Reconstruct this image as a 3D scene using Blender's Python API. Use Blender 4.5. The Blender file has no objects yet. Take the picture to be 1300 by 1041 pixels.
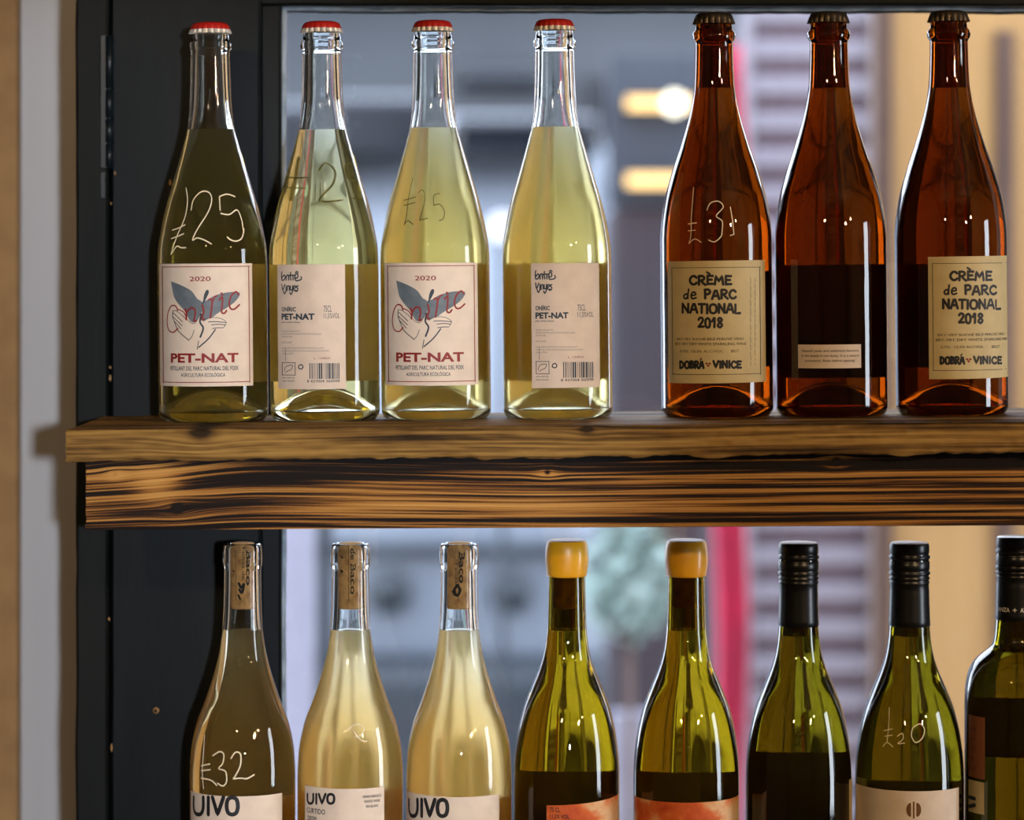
import bpy, bmesh, math, random
from mathutils import Vector, noise
random.seed(7)
C = bpy.context.scene.collection
PI = math.pi
# ------------------------------------------------------------------ camera, world, lights, exposure
F = 3850.0            # focal length in pixels of the 1300 x 1041 frame
EYE = 1.5             # eye height
D = 2.31              # distance of the row of bottles
S = D / F             # metres per pixel at the bottles
sc = bpy.context.scene
cam = bpy.data.cameras.new('camera'); camo = bpy.data.objects.new('camera', cam); C.objects.link(camo)
camo.location = (0, 0, EYE); camo.rotation_euler = (PI/2, 0, 0)
cam.sensor_width = 36; cam.lens = F/1300*36; cam.shift_y = -(520.5-335)/1300
cam.clip_start = .05; cam.clip_end = 200
cam.dof.use_dof = True; cam.dof.focus_distance = 2.272; cam.dof.aperture_fstop = 3.7
sc.camera = camo
sc.view_settings.view_transform = 'Standard'; sc.view_settings.look = 'None'
sc.view_settings.gamma = 1; sc.view_settings.exposure = 0.0; sc.view_settings.use_curve_mapping = False
sc.cycles.max_bounces = 32; sc.cycles.transmission_bounces = 28; sc.cycles.transparent_max_bounces = 16
sc.cycles.glossy_bounces = 8; sc.cycles.diffuse_bounces = 10; sc.cycles.sample_clamp_indirect = 6
sc.cycles.use_denoising = True
w = bpy.data.worlds.new('World'); sc.world = w; w.use_nodes = True
wt = w.node_tree; bg = wt.nodes['Background']
tcn = wt.nodes.new('ShaderNodeTexCoord'); sep = wt.nodes.new('ShaderNodeSeparateXYZ'); rmp = wt.nodes.new('ShaderNodeValToRGB')
wt.links.new(tcn.outputs['Generated'], sep.inputs[0]); wt.links.new(sep.outputs['Z'], rmp.inputs[0]); wt.links.new(rmp.outputs[0], bg.inputs[0])
rmp.color_ramp.elements[0].position = 0.0; rmp.color_ramp.elements[0].color = (.80, .86, 1, 1)
rmp.color_ramp.elements[1].position = 1.0; rmp.color_ramp.elements[1].color = (.62, .74, 1, 1)
bg.inputs[1].default_value = 9
def area(name, loc, target, sx, sy, power, col):
    l = bpy.data.lights.new(name, 'AREA'); l.shape = 'RECTANGLE'; l.size = sx; l.size_y = sy; l.energy = power; l.color = col
    o = bpy.data.objects.new(name, l); C.objects.link(o); o.location = loc
    o.rotation_euler = (Vector(target)-Vector(loc)).to_track_quat('-Z', 'Y').to_euler(); return o
def bulb(name, loc, power, col, r=.03):
    l = bpy.data.lights.new(name, 'POINT'); l.energy = power; l.color = col; l.shadow_soft_size = r
    o = bpy.data.objects.new(name, l); C.objects.link(o); o.location = loc; return o
def spot(name, loc, target, power, col, cone, blend, r):
    l = bpy.data.lights.new(name, 'SPOT'); l.energy = power; l.color = col; l.spot_size = math.radians(cone); l.spot_blend = blend; l.shadow_soft_size = r
    o = bpy.data.objects.new(name, l); C.objects.link(o); o.location = loc
    o.rotation_euler = (Vector(target)-Vector(loc)).to_track_quat('-Z', 'Y').to_euler(); return o
spot('added_wall_spot', (.37, -1.1, 1.55), (-.44, 2.6, 1.28), 290, (.80, .88, 1), 17, .5, .04)  # added unseen spot: cool shadow on left wall, narrow to keep glints off bottles
area('daylight_side_door', (2.3, 1.62, 1.30), (0, 2.31, 1.3), .40, 1.2, 22, (.82, .90, 1))
WARM = (1, .68, .36)
bulb('filament_bulb', (-.62, -.35, 2.15), 38, WARM, .035)
bulb('filament_bulb', (1.45, -.15, 2.05), 50, WARM, .03)
bulb('filament_bulb', (1.75, .35, 2.10), 30, WARM, .03)
bulb('filament_bulb', (1.30, .25, 1.95), 18, WARM, .02)

# ------------------------------------------------------------------ helpers
def P(px, py, Y): return Vector(((px-650)/F*Y, Y, EYE-(py-335)/F*Y))
def tag(o, label=None, cat=None, group=None, kind=None):
    if label: o['label'] = label
    if cat: o['category'] = cat
    if group: o['group'] = group
    if kind: o['kind'] = kind
    return o
def empty(name, loc, label=None, cat=None, group=None, kind=None):
    o = bpy.data.objects.new(name, None); C.objects.link(o); o.location = loc; o.empty_display_size = .02
    return tag(o, label, cat, group, kind)
def link(name, me, mats, parent=None):
    o = bpy.data.objects.new(name, me); C.objects.link(o)
    if not isinstance(mats, (list, tuple)): mats = [mats]
    for m in mats: me.materials.append(m)
    if parent: o.parent = parent
    return o
def from_bm(name, bm, mats, parent=None, smooth=False, loc=None):
    me = bpy.data.meshes.new(name); bm.to_mesh(me); bm.free()
    if smooth: me.polygons.foreach_set('use_smooth', [True]*len(me.polygons))
    o = link(name, me, mats, parent)
    if loc is not None: o.location = loc
    return o
def bx(bm, x0, x1, y0, y1, z0, z1, bev=0, seg=2):
    r = bmesh.ops.create_cube(bm, size=1)
    vs = r['verts']
    for v in vs:
        v.co = Vector((x0+(v.co.x+.5)*(x1-x0), y0+(v.co.y+.5)*(y1-y0), z0+(v.co.z+.5)*(z1-z0)))
    if bev:
        es = list({e for v in vs for e in v.link_edges})
        bmesh.ops.bevel(bm, geom=es, offset=bev, segments=seg, affect='EDGES', profile=.5)
def box(name, x0, x1, y0, y1, z0, z1, mat, bev=0, parent=None, off=None):
    bm = bmesh.new()
    if off is not None: x0-=off.x; x1-=off.x; y0-=off.y; y1-=off.y; z0-=off.z; z1-=off.z
    bx(bm, x0, x1, y0, y1, z0, z1, bev)
    return from_bm(name, bm, mat, parent)
def pbox(name, x0, x1, y0, y1, Y, depth, mat, bev=0, parent=None, off=None):
    a = P(x0, y1, Y); b = P(x1, y0, Y)
    return box(name, a.x, b.x, Y, Y+depth, a.z, b.z, mat, bev, parent, off)
def lathe_mesh(name, sections, seg=96, flute=None):
    """sections: list of (profile[(r,z)], matindex, top flag); each is a surface of its own"""
    vs, fs, mi, flag = [], [], [], []
    for prof, m, tf in sections:
        rings = []
        for (r, z) in prof:
            if r < 1e-7:
                rings.append([len(vs)]); vs.append((0, 0, z)); flag.append(tf)
            else:
                st = len(vs)
                for j in range(seg):
                    a = 2*PI*j/seg
                    rr = r if flute is None else flute(r, z, a)
                    vs.append((rr*math.cos(a), rr*math.sin(a), z)); flag.append(tf)
                rings.append(list(range(st, st+seg)))
        for A, B in zip(rings, rings[1:]):
            for j in range(seg):
                k = (j+1) % seg
                if len(A) == 1 and len(B) == 1: continue
                if len(A) == 1: fs.append((A[0], B[k], B[j]))
                elif len(B) == 1: fs.append((A[j], A[k], B[0]))
                else: fs.append((A[j], A[k], B[k], B[j]))
                mi.append(m)
    me = bpy.data.meshes.new(name); me.from_pydata(vs, [], fs)
    me.polygons.foreach_set('material_index', mi)
    me.polygons.foreach_set('use_smooth', [True]*len(fs))
    at = me.attributes.new('top', 'FLOAT', 'POINT'); at.data.foreach_set('value', flag)
    me.update(); return me
def lathe(name, sections, mats, parent=None, seg=96, flute=None):
    return link(name, lathe_mesh(name, sections, seg, flute), mats, parent)
def pchip(pts):
    xs = [p[0] for p in pts]; ys = [p[1] for p in pts]; n = len(xs)
    h = [xs[i+1]-xs[i] for i in range(n-1)]; d = [(ys[i+1]-ys[i])/h[i] for i in range(n-1)]
    m = [0]*n; m[0] = d[0]; m[-1] = d[-1]
    for i in range(1, n-1):
        if d[i-1]*d[i] > 0:
            w1 = 2*h[i]+h[i-1]; w2 = h[i]+2*h[i-1]
            m[i] = (w1+w2)/(w1/d[i-1]+w2/d[i])
    def f(x):
        if x <= xs[0]: return ys[0]
        if x >= xs[-1]: return ys[-1]
        i = 0
        while x > xs[i+1]: i += 1
        t = (x-xs[i])/h[i]
        return ((1+2*t)*(1-t)**2*ys[i] + t*(1-t)**2*h[i]*m[i] + t*t*(3-2*t)*ys[i+1] + t*t*(t-1)*h[i]*m[i+1])
    return f
# ------------------------------------------------------------------ node materials
def lin(c): return tuple(((x/255)/12.92 if x/255 <= .04045 else ((x/255+.055)/1.055)**2.4) for x in c)+(1,)
def newmat(name):
    m = bpy.data.materials.new(name); m.use_nodes = True; nt = m.node_tree
    for n in list(nt.nodes): nt.nodes.remove(n)
    out = nt.nodes.new('ShaderNodeOutputMaterial'); return m, nt, out
def N(nt, t, **kw):
    n = nt.nodes.new(t)
    for k, v in kw.items():
        if k.startswith('i_'):
            key = k[2:]; key = int(key) if key.isdigit() else key.replace('_', ' ')
            n.inputs[key].default_value = v
        else: setattr(n, k, v)
    return n
def ramp(nt, fac, stops):
    r = nt.nodes.new('ShaderNodeValToRGB'); e = r.color_ramp.elements
    while len(e) < len(stops): e.new(.5)
    for k, (p, c) in enumerate(stops):
        e[k].position = p; e[k].color = c
    nt.links.new(fac, r.inputs[0]); return r
def principled(name, col, rough=.6, metal=0, col2=None, nscale=20, stretch=(1, 1, 1), bump=0, bscale=60, spec=.5, coat=0, transl=0, det=6, split=.5):
    m, nt, out = newmat(name); b = N(nt, 'ShaderNodeBsdfPrincipled')
    b.inputs['Roughness'].default_value = rough; b.inputs['Metallic'].default_value = metal
    b.inputs['Specular IOR Level'].default_value = spec; b.inputs['Coat Weight'].default_value = coat
    tc = N(nt, 'ShaderNodeTexCoord'); mp = N(nt, 'ShaderNodeMapping'); mp.inputs['Scale'].default_value = stretch
    nt.links.new(tc.outputs['Object'], mp.inputs[0])
    nz = N(nt, 'ShaderNodeTexNoise'); nz.inputs['Scale'].default_value = nscale; nz.inputs['Detail'].default_value = det
    nt.links.new(mp.outputs[0], nz.inputs['Vector'])
    c2 = col2 or tuple(max(0, c-8) for c in col)
    r = ramp(nt, nz.outputs[0], [(split-.15, lin(c2)), (split+.15, lin(col))])
    nt.links.new(r.outputs[0], b.inputs['Base Color'])
    if bump:
        nb = N(nt, 'ShaderNodeTexNoise'); nb.inputs['Scale'].default_value = bscale; nb.inputs['Detail'].default_value = 5
        nt.links.new(mp.outputs[0], nb.inputs['Vector'])
        bp = N(nt, 'ShaderNodeBump'); bp.inputs['Strength'].default_value = bump; bp.inputs['Distance'].default_value = .002
        nt.links.new(nb.outputs[0], bp.inputs['Height']); nt.links.new(bp.outputs[0], b.inputs['Normal'])
    if transl:
        tr = N(nt, 'ShaderNodeBsdfTranslucent'); nt.links.new(r.outputs[0], tr.inputs[0]); mx = N(nt, 'ShaderNodeMixShader'); mx.inputs[0].default_value = transl
        nt.links.new(b.outputs[0], mx.inputs[1]); nt.links.new(tr.outputs[0], mx.inputs[2]); nt.links.new(mx.outputs[0], out.inputs[0])
    else: nt.links.new(b.outputs[0], out.inputs[0])
    return m
def emit(name, col, s):
    m, nt, out = newmat(name); e = N(nt, 'ShaderNodeEmission'); e.inputs[0].default_value = lin(col); e.inputs[1].default_value = s
    nt.links.new(e.outputs[0], out.inputs[0]); return m
def glass_mat(name, col, ior=1.5):
    m, nt, out = newmat(name)
    fr = N(nt, 'ShaderNodeFresnel'); fr.inputs[0].default_value = ior
    rf = N(nt, 'ShaderNodeBsdfRefraction'); rf.inputs['Color'].default_value = (*col, 1); rf.inputs['IOR'].default_value = ior; rf.inputs['Roughness'].default_value = 0
    gl = N(nt, 'ShaderNodeBsdfGlossy'); gl.inputs['Roughness'].default_value = .0; gl.inputs['Color'].default_value = (1, 1, 1, 1)
    mx = N(nt, 'ShaderNodeMixShader'); nt.links.new(fr.outputs[0], mx.inputs[0]); nt.links.new(rf.outputs[0], mx.inputs[1]); nt.links.new(gl.outputs[0], mx.inputs[2])
    # faint mould waviness of the glass
    tc = N(nt, 'ShaderNodeTexCoord'); mp = N(nt, 'ShaderNodeMapping'); mp.inputs['Scale'].default_value = (1, 1, .35)
    nz = N(nt, 'ShaderNodeTexNoise'); nz.inputs['Scale'].default_value = 60; nz.inputs['Detail'].default_value = 1
    bp = N(nt, 'ShaderNodeBump'); bp.inputs['Strength'].default_value = .12; bp.inputs['Distance'].default_value = .0012
    nt.links.new(tc.outputs['Object'], mp.inputs[0]); nt.links.new(mp.outputs[0], nz.inputs['Vector']); nt.links.new(nz.outputs[0], bp.inputs['Height'])
    for n in (rf, gl, fr): nt.links.new(bp.outputs[0], n.inputs['Normal'])
    nt.links.new(mx.outputs[0], out.inputs[0]); return m
def wine_mat(name, absorb, density, haze=0.0, hcol=(1, .9, .5), rough=0.0):
    """side of the wine meets glass (relative IOR 1.33/1.5), its flat top meets air (1.33)"""
    m, nt, out = newmat(name)
    at = N(nt, 'ShaderNodeAttribute', attribute_name='top')
    ior = N(nt, 'ShaderNodeMapRange'); ior.inputs['To Min'].default_value = 1.34/1.5; ior.inputs['To Max'].default_value = 1.34
    nt.links.new(at.outputs['Fac'], ior.inputs['Value'])
    fr = N(nt, 'ShaderNodeFresnel'); nt.links.new(ior.outputs[0], fr.inputs[0])
    rf = N(nt, 'ShaderNodeBsdfRefraction'); nt.links.new(ior.outputs[0], rf.inputs['IOR']); rf.inputs['Roughness'].default_value = rough
    gl = N(nt, 'ShaderNodeBsdfGlossy'); gl.inputs['Roughness'].default_value = 0
    mx = N(nt, 'ShaderNodeMixShader'); nt.links.new(fr.outputs[0], mx.inputs[0]); nt.links.new(gl.outputs[0], mx.inputs[2])
    if haze:
        tr = N(nt, 'ShaderNodeBsdfTranslucent'); tr.inputs[0].default_value = (*hcol, 1)
        hz = N(nt, 'ShaderNodeMixShader'); hz.inputs[0].default_value = haze
        nt.links.new(rf.outputs[0], hz.inputs[1]); nt.links.new(tr.outputs[0], hz.inputs[2]); nt.links.new(hz.outputs[0], mx.inputs[1])
    else: nt.links.new(rf.outputs[0], mx.inputs[1])
    nt.links.new(mx.outputs[0], out.inputs[0])
    va = N(nt, 'ShaderNodeVolumeAbsorption'); va.inputs[0].default_value = (*absorb, 1); va.inputs[1].default_value = density
    nt.links.new(va.outputs[0], out.inputs[1]); return m

M = {}
M['clear'] = glass_mat('clear_glass', (.975, .99, .98))
M['amber'] = glass_mat('amber_glass', (.43, .19, .038))
M['olive'] = glass_mat('olive_glass', (.50, .42, .07))
M['green'] = glass_mat('green_glass', (.36, .33, .065))
M['lemon'] = wine_mat('pale_lemon_wine', (.99, .88, .20), 17, .10, (1, .95, .55), .03)
M['lemon_cloudy'] = wine_mat('cloudy_lemon_wine', (.995, .82, .0), 19, .30, (1, .95, .58), .32)
M['gold'] = wine_mat('clear_gold_wine', (.995, .72, .0), 17, .20, (1, .88, .48), .15)
M['gold_cloudy'] = wine_mat('cloudy_gold_wine', (.995, .70, .0), 20, .38, (1, .92, .52), .40)
M['dark_wine'] = wine_mat('amber_bottle_wine', (.74, .55, .32), 26, .04, (1, .7, .3), .02)
M['straw'] = wine_mat('straw_wine', (.92, .84, .45), 8, .05, (1, .9, .5), .01)
M['paper'] = principled('label_paper', (232, 216, 198), .65, nscale=90, bump=.05, bscale=400, transl=.12)
M['paper_pink'] = principled('warm_label_paper', (226, 208, 190), .65, nscale=90, bump=.05, bscale=400, transl=.12)
M['paper_cream'] = principled('cream_label_paper', (212, 194, 146), .65, nscale=90, bump=.05, bscale=400, transl=.10)
M['paper_brown'] = principled('brown_label_paper', (150, 92, 60), .7, nscale=90, transl=.1)
M['ink'] = principled('black_ink', (24, 24, 28), .6)
M['ink_blue'] = principled('slate_ink', (40, 55, 66), .6)
M['ink_red'] = principled('red_ink', (138, 30, 28), .6)
M['ink_grey'] = principled('grey_blue_ink', (110, 120, 127), .6, col2=(90, 102, 111), nscale=120)
M['ink_gold'] = principled('bronze_ink', (120, 84, 50), .45, metal=.3)
M['ink_light'] = principled('pale_ink', (214, 206, 190), .6)
M['chalk'] = principled('white_chalk_ink', (236, 226, 196), .7)
M['pen'] = principled('backlit_pen_ink', (104, 100, 50), .7)  # pale pen; the dark look of backlit ink is put into its colour
M['cap_red'] = principled('red_cap_enamel', (186, 34, 26), .38, metal=.1, coat=.3)
M['cap_steel'] = principled('bare_cap_metal', (226, 220, 210), .35, metal=.5)
M['cap_dark'] = principled('dark_bronze_cap_metal', (92, 82, 70), .33, metal=.85)
M['wax'] = principled('yellow_sealing_wax', (238, 176, 26), .38, col2=(222, 154, 20), nscale=30, bump=.25, bscale=60, coat=.35)
M['wax_worn'] = principled('scuffed_wax_top', (128, 84, 44), .6, col2=(170, 110, 40), nscale=70)
M['cork'] = principled('cork_bark', (236, 186, 120), .85, col2=(178, 126, 72), nscale=160, bump=.4, bscale=200, split=.42)
M['cap_black'] = principled('black_cap_lacquer', (8, 12, 15), .30, spec=.45)
M['cap_worn'] = principled('dull_bronze_cap_top', (176, 142, 116), .6)
# wood and room
def attr_wood(name, stops, nscale=1, bumpd=.0006, rough=.7, second=None):
    m, nt, out = newmat(name); b = N(nt, 'ShaderNodeBsdfPrincipled'); b.inputs['Roughness'].default_value = rough; b.inputs['Specular IOR Level'].default_value = .15
    at = N(nt, 'ShaderNodeAttribute', attribute_name='grain')
    nz = N(nt, 'ShaderNodeTexNoise'); nz.inputs['Scale'].default_value = 1; nz.inputs['Detail'].default_value = 3; nz.inputs['Roughness'].default_value = .6
    nt.links.new(at.outputs['Vector'], nz.inputs['Vector'])
    mp = N(nt, 'ShaderNodeMapping'); mp.inputs['Scale'].default_value = (2.4, 4.5, 3); mp.inputs['Location'].default_value = (7, 3, 2)
    nt.links.new(at.outputs['Vector'], mp.inputs[0])
    n2 = N(nt, 'ShaderNodeTexNoise'); n2.inputs['Scale'].default_value = 1; n2.inputs['Detail'].default_value = 4
    nt.links.new(mp.outputs[0], n2.inputs['Vector'])
    a = N(nt, 'ShaderNodeMath', operation='MULTIPLY_ADD'); a.inputs[1].default_value = .35; nt.links.new(n2.outputs[0], a.inputs[0]); nt.links.new(nz.outputs[0], a.inputs[2])
    ch = N(nt, 'ShaderNodeAttribute', attribute_name='char')
    a2 = N(nt, 'ShaderNodeMath', operation='ADD'); nt.links.new(a.outputs[0], a2.inputs[0]); nt.links.new(ch.outputs['Fac'], a2.inputs[1])
    r = ramp(nt, a2.outputs[0], stops); nt.links.new(r.outputs[0], b.inputs['Base Color'])
    bp = N(nt, 'ShaderNodeBump'); bp.inputs['Distance'].default_value = bumpd; bp.inputs['Strength'].default_value = .8
    nt.links.new(a2.outputs[0], bp.inputs['Height']); nt.links.new(bp.outputs[0], b.inputs['Normal']); nt.links.new(b.outputs[0], out.inputs[0])
    return m
M['char'] = attr_wood('charred_pine', [(.42, lin((196, 150, 84))), (.58, lin((166, 118, 56))), (.645, lin((130, 84, 36))), (.685, lin((52, 32, 19))), (.74, lin((21, 14, 10)))])
M['plank'] = attr_wood('rough_sawn_pine', [(.45, lin((172, 138, 76))), (.60, lin((146, 112, 58))), (.72, lin((104, 76, 38))), (.84, lin((46, 34, 20)))], rough=.8, bumpd=.0015)
M['frame'] = principled('dark_green_paint', (10, 17, 19), .5, col2=(7, 12, 14), spec=.15, nscale=12, stretch=(6, 6, .6), bump=.05, bscale=90)
M['frame_b'] = principled('dark_green_paint_worn', (17, 20, 18), .55, col2=(10, 14, 14), spec=.15, nscale=14, stretch=(6, 6, .5), bump=.07, bscale=80)
M['bead'] = principled('grey_glazing_bead', (176, 194, 210), .35, col2=(120, 138, 154), nscale=60, bump=.3, bscale=120)
M['hinge'] = principled('painted_hinge_steel', (26, 36, 42), .35, metal=.4)
M['chip'] = principled('bare_wood_chip', (170, 130, 80), .8)
M['white'] = principled('white_satin_paint', (196, 194, 194), .38, col2=(186, 184, 184), nscale=3, stretch=(8, 8, .4), bump=.08, bscale=40)
M['tan'] = principled('tan_plaster', (176, 134, 84), .8, col2=(160, 120, 74), nscale=30, bump=.3, bscale=160)
M['room'] = principled('dark_room_paint', (90, 80, 70), .8)
M['roomfloor'] = principled('room_floor_boards', (92, 66, 44), .6, stretch=(1, 8, 1), nscale=6)
def pane_mat():
    m, nt, out = newmat('window_glass'); fr = N(nt, 'ShaderNodeFresnel'); fr.inputs[0].default_value = 1.45
    t = N(nt, 'ShaderNodeBsdfTransparent'); t.inputs[0].default_value = (.97, .985, .98, 1)
    g = N(nt, 'ShaderNodeBsdfGlossy'); g.inputs['Roughness'].default_value = 0
    mx = N(nt, 'ShaderNodeMixShader'); nt.links.new(fr.outputs[0], mx.inputs[0]); nt.links.new(t.outputs[0], mx.inputs[1]); nt.links.new(g.outputs[0], mx.inputs[2])
    nt.links.new(mx.outputs[0], out.inputs[0]); return m
M['pane'] = pane_mat()

# ------------------------------------------------------------------ setting: room shell
WY = 2.66      # face of the window wall
RX0, RX1, RY0, RY1, RZ = -1.9, 2.45, -2.2, WY, 2.75
WX1 = P(1560, 0, 2.44).x
FX0 = P(96, 0, 2.40).x
tag(box('floor', RX0, RX1, RY0, RY1+.2, -.05, 0, M['roomfloor']), 'room floor', kind='structure')
tag(box('ceiling', RX0, RX1, RY0, RY1+.2, RZ, RZ+.05, M['room']), 'room ceiling', kind='structure')
tag(box('wall_side_left', RX0-.05, RX0, RY0, RY1+.2, 0, RZ, M['room']), kind='structure')
tag(box('wall_side_right', RX1, RX1+.05, RY0, RY1+.2, 0, RZ, M['room']), kind='structure')
tag(box('wall_behind', RX0, RX1, RY0-.05, RY0, 0, RZ, M['room']), kind='structure')
tag(box('wall_left', RX0, FX0+.01, WY, WY+.2, 0, RZ, M['white']), 'white satin painted wall strip between tan post and dark window frame', kind='structure')
tag(box('wall_right', WX1+.06, RX1, WY, WY+.2, 0, RZ, M['white']), kind='structure')
tag(box('wall_above', FX0+.01, WX1+.06, WY, WY+.2, 2.05, RZ, M['white']), kind='structure')
tag(box('wall_below', FX0+.01, WX1+.06, WY, WY+.2, 0, .86, M['white']), kind='structure')
# tan post at the left edge
bm = bmesh.new(); bx(bm, P(-220, 0, 2.645).x, P(23, 0, 2.645).x, 2.645, WY+.01, 0, RZ, .003)
tag(from_bm('trim_1', bm, M['tan']), 'tan plastered post at the far left edge', kind='structure')
# ------------------------------------------------------------------ window: boards, casement stile, head rail, beads, pane
ZT, ZB = 2.05, .86
def painted_board(name, x0, x1, y0, y1, z0, z1, mat, parent, amp=.0006, n=60, axis='z'):
    """long timber with slightly wavering arrises"""
    bm = bmesh.new(); L = (z1-z0) if axis == 'z' else (x1-x0)
    rings = []
    b = .0022
    A0, A1 = (x0, x1) if axis == 'z' else (z0, z1)
    sec = [(A0, y1), (A0, y0+b), (A0+b, y0), (A1-b, y0), (A1, y0+b), (A1, y1)]
    for i in range(n+1):
        t = i/n; s = (z0 if axis == 'z' else x0)+t*L
        row = []
        for k, (u, y) in enumerate(sec):
            d = noise.noise(Vector((s*14, k//3*9.1, u*3)))*amp + noise.noise(Vector((s*90, k*2.3, 5)))*amp*.5
            u2 = u+d if k not in (0, 5) else u+d
            co = (u2, y, s) if axis == 'z' else (s, y, u2)
            row.append(bm.verts.new(co))
        rings.append(row)
    for a, c in zip(rings, rings[1:]):
        for k in range(len(sec)):
            j = (k+1) % len(sec)
            bm.faces.new((a[k], a[j], c[j], c[k]))
    bm.faces.new(rings[0]); bm.faces.new(rings[-1])
    bmesh.ops.recalc_face_normals(bm, faces=bm.faces)
    return from_bm(name, bm, mat, parent)
win = empty('window_1', (0, 0, 0), 'dark green timber casement window behind the shelf', kind='structure')
X = lambda px, Y: (px-650)/F*Y
painted_board('frame_board', X(96, 2.40), X(137.5, 2.40), 2.40, WY+.06, ZB-.05, ZT+.05, M['frame_b'], win, .0010)
painted_board('stile', X(140.5, 2.405), X(331, 2.405), 2.405, 2.462, ZB-.05, ZT+.05, M['frame'], win, .0004)
painted_board('stile', X(330, 2.415), X(357, 2.415), 2.417, 2.462, ZB-.05, ZT+.05, M['frame'], win, .0003)
box('frame_back', X(120, 2.41), X(150, 2.41), 2.43, WY+.05, ZB-.05, ZT+.05, M['hinge'], 0, win)
zr = P(0, 8, 2.417).z
painted_board('head_rail', X(331, 2.41), WX1, 2.413, 2.462, zr, zr+.075, M['frame'], win, .0003, axis='x')
painted_board('head_rail', X(140, 2.41), WX1+.07, 2.418, WY+.06, zr+.078, ZT+.04, M['frame_b'], win, .0004, axis='x')
painted_board('bottom_rail', X(357, 2.41), WX1, 2.415, WY+.06, ZB-.04, ZB+.06, M['frame'], win, .0003, axis='x')
painted_board('stile', WX1-.05, WX1+.08, 2.41, WY+.06, ZB-.05, ZT+.05, M['frame'], win)
painted_board('glazing_bead', X(355.5, 2.43), X(362.5, 2.43), 2.428, 2.442, ZB+.06, zr, M['bead'], win, .0006, n=160)
painted_board('glazing_bead', X(357, 2.43), WX1-.05, 2.428, 2.442, P(0, 13.5, 2.43).z, zr, M['bead'], win, .0008, n=200, axis='x')
painted_board('putty_line', X(364, 2.432), WX1-.05, 2.436, 2.442, P(0, 16.8, 2.436).z, P(0, 12.8, 2.436).z, M['hinge'], win, .0011, n=220, axis='x')
tag(box('pane', X(357, 2.45), WX1-.04, 2.446, 2.450, ZB+.05, zr+.01, M['pane'], 0, win), 'clear window pane')
# hinge on the joint between board and stile
hg = bmesh.new()
def cyl(bm, c, r, z0, z1, seg=20, cap=True, axis='z'):
    m4 = None
    r_ = bmesh.ops.create_cone(bm, cap_ends=cap, segments=seg, radius1=r, radius2=r, depth=z1-z0)
    for v in r_['verts']:
        if axis == 'z': v.co += Vector((c[0], c[1], (z0+z1)/2))
        elif axis == 'y': v.co = Vector((v.co.x+c[0], v.co.z+(z0+z1)/2, v.co.y+c[1]))
for a, b in ((46, 112), (114, 149), (151, 181), (183, 212)):
    p0 = P(139, b, 2.398); p1 = P(139, a, 2.398)
    bm = bmesh.new(); cyl(bm, (p0.x, 2.398), .0031, p0.z, p1.z)
    from_bm('hinge_knuckle', bm, M['hinge'], win, True)
bm = bmesh.new(); p0 = P(139, 215, 2.398); p1 = P(139, 45, 2.398); cyl(bm, (p0.x, 2.398), .0018, p0.z, p1.z); from_bm('hinge_pin', bm, M['hinge'], win, True)
pbox('hinge_leaf', 127, 138, 44, 214, 2.3985, .004, M['hinge'], .0006, win)
pbox('hinge_leaf', 127, 134, 218, 252, 2.3985, .004, M['hinge'], .0006, win)
bm = bmesh.new(); p = P(198, 902, 2.404); cyl(bm, (p.x, p.z), .0024, 2.4035, 2.409, 16, True, 'y'); o = from_bm('screw_hole', bm, M['chip'], win, True); tag(o, 'small bare screw hole rim')
bm = bmesh.new(); cyl(bm, (p.x, p.z), .0013, 2.4030, 2.409, 16, True, 'y'); from_bm('screw_hole', bm, M['ink'], win, True)
def chipping(px, py, w, h, Y=2.3992):
    bm = bmesh.new(); c = P(px, py, Y); vs = []
    for k in range(9):
        a = 2*PI*k/9; q = .7+.5*random.random()
        vs.append(bm.verts.new((c.x+w*S*q*math.cos(a), Y, c.z+h*S*q*math.sin(a))))
    bm.faces.new(vs); r = bmesh.ops.extrude_face_region(bm, geom=bm.faces[:]); 
    for v in r['geom']:
        if isinstance(v, bmesh.types.BMVert): v.co.y += .002
    bmesh.ops.recalc_face_normals(bm, faces=bm.faces); tag(from_bm('paint_chip', bm, M['chip'], win), 'bare wood paint chip')
chipping(140, 480, 1.6, 5); chipping(140, 466, 1.2, 2.5); chipping(141.5, 950, 1.2, 6, 2.404); chipping(146, 220, 1, 2.5, 2.404); chipping(141, 258, 1, 2, 2.404); chipping(216, 232, 1.6, 4, 2.404); chipping(138.5, 786, 1, 2.5)
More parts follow.
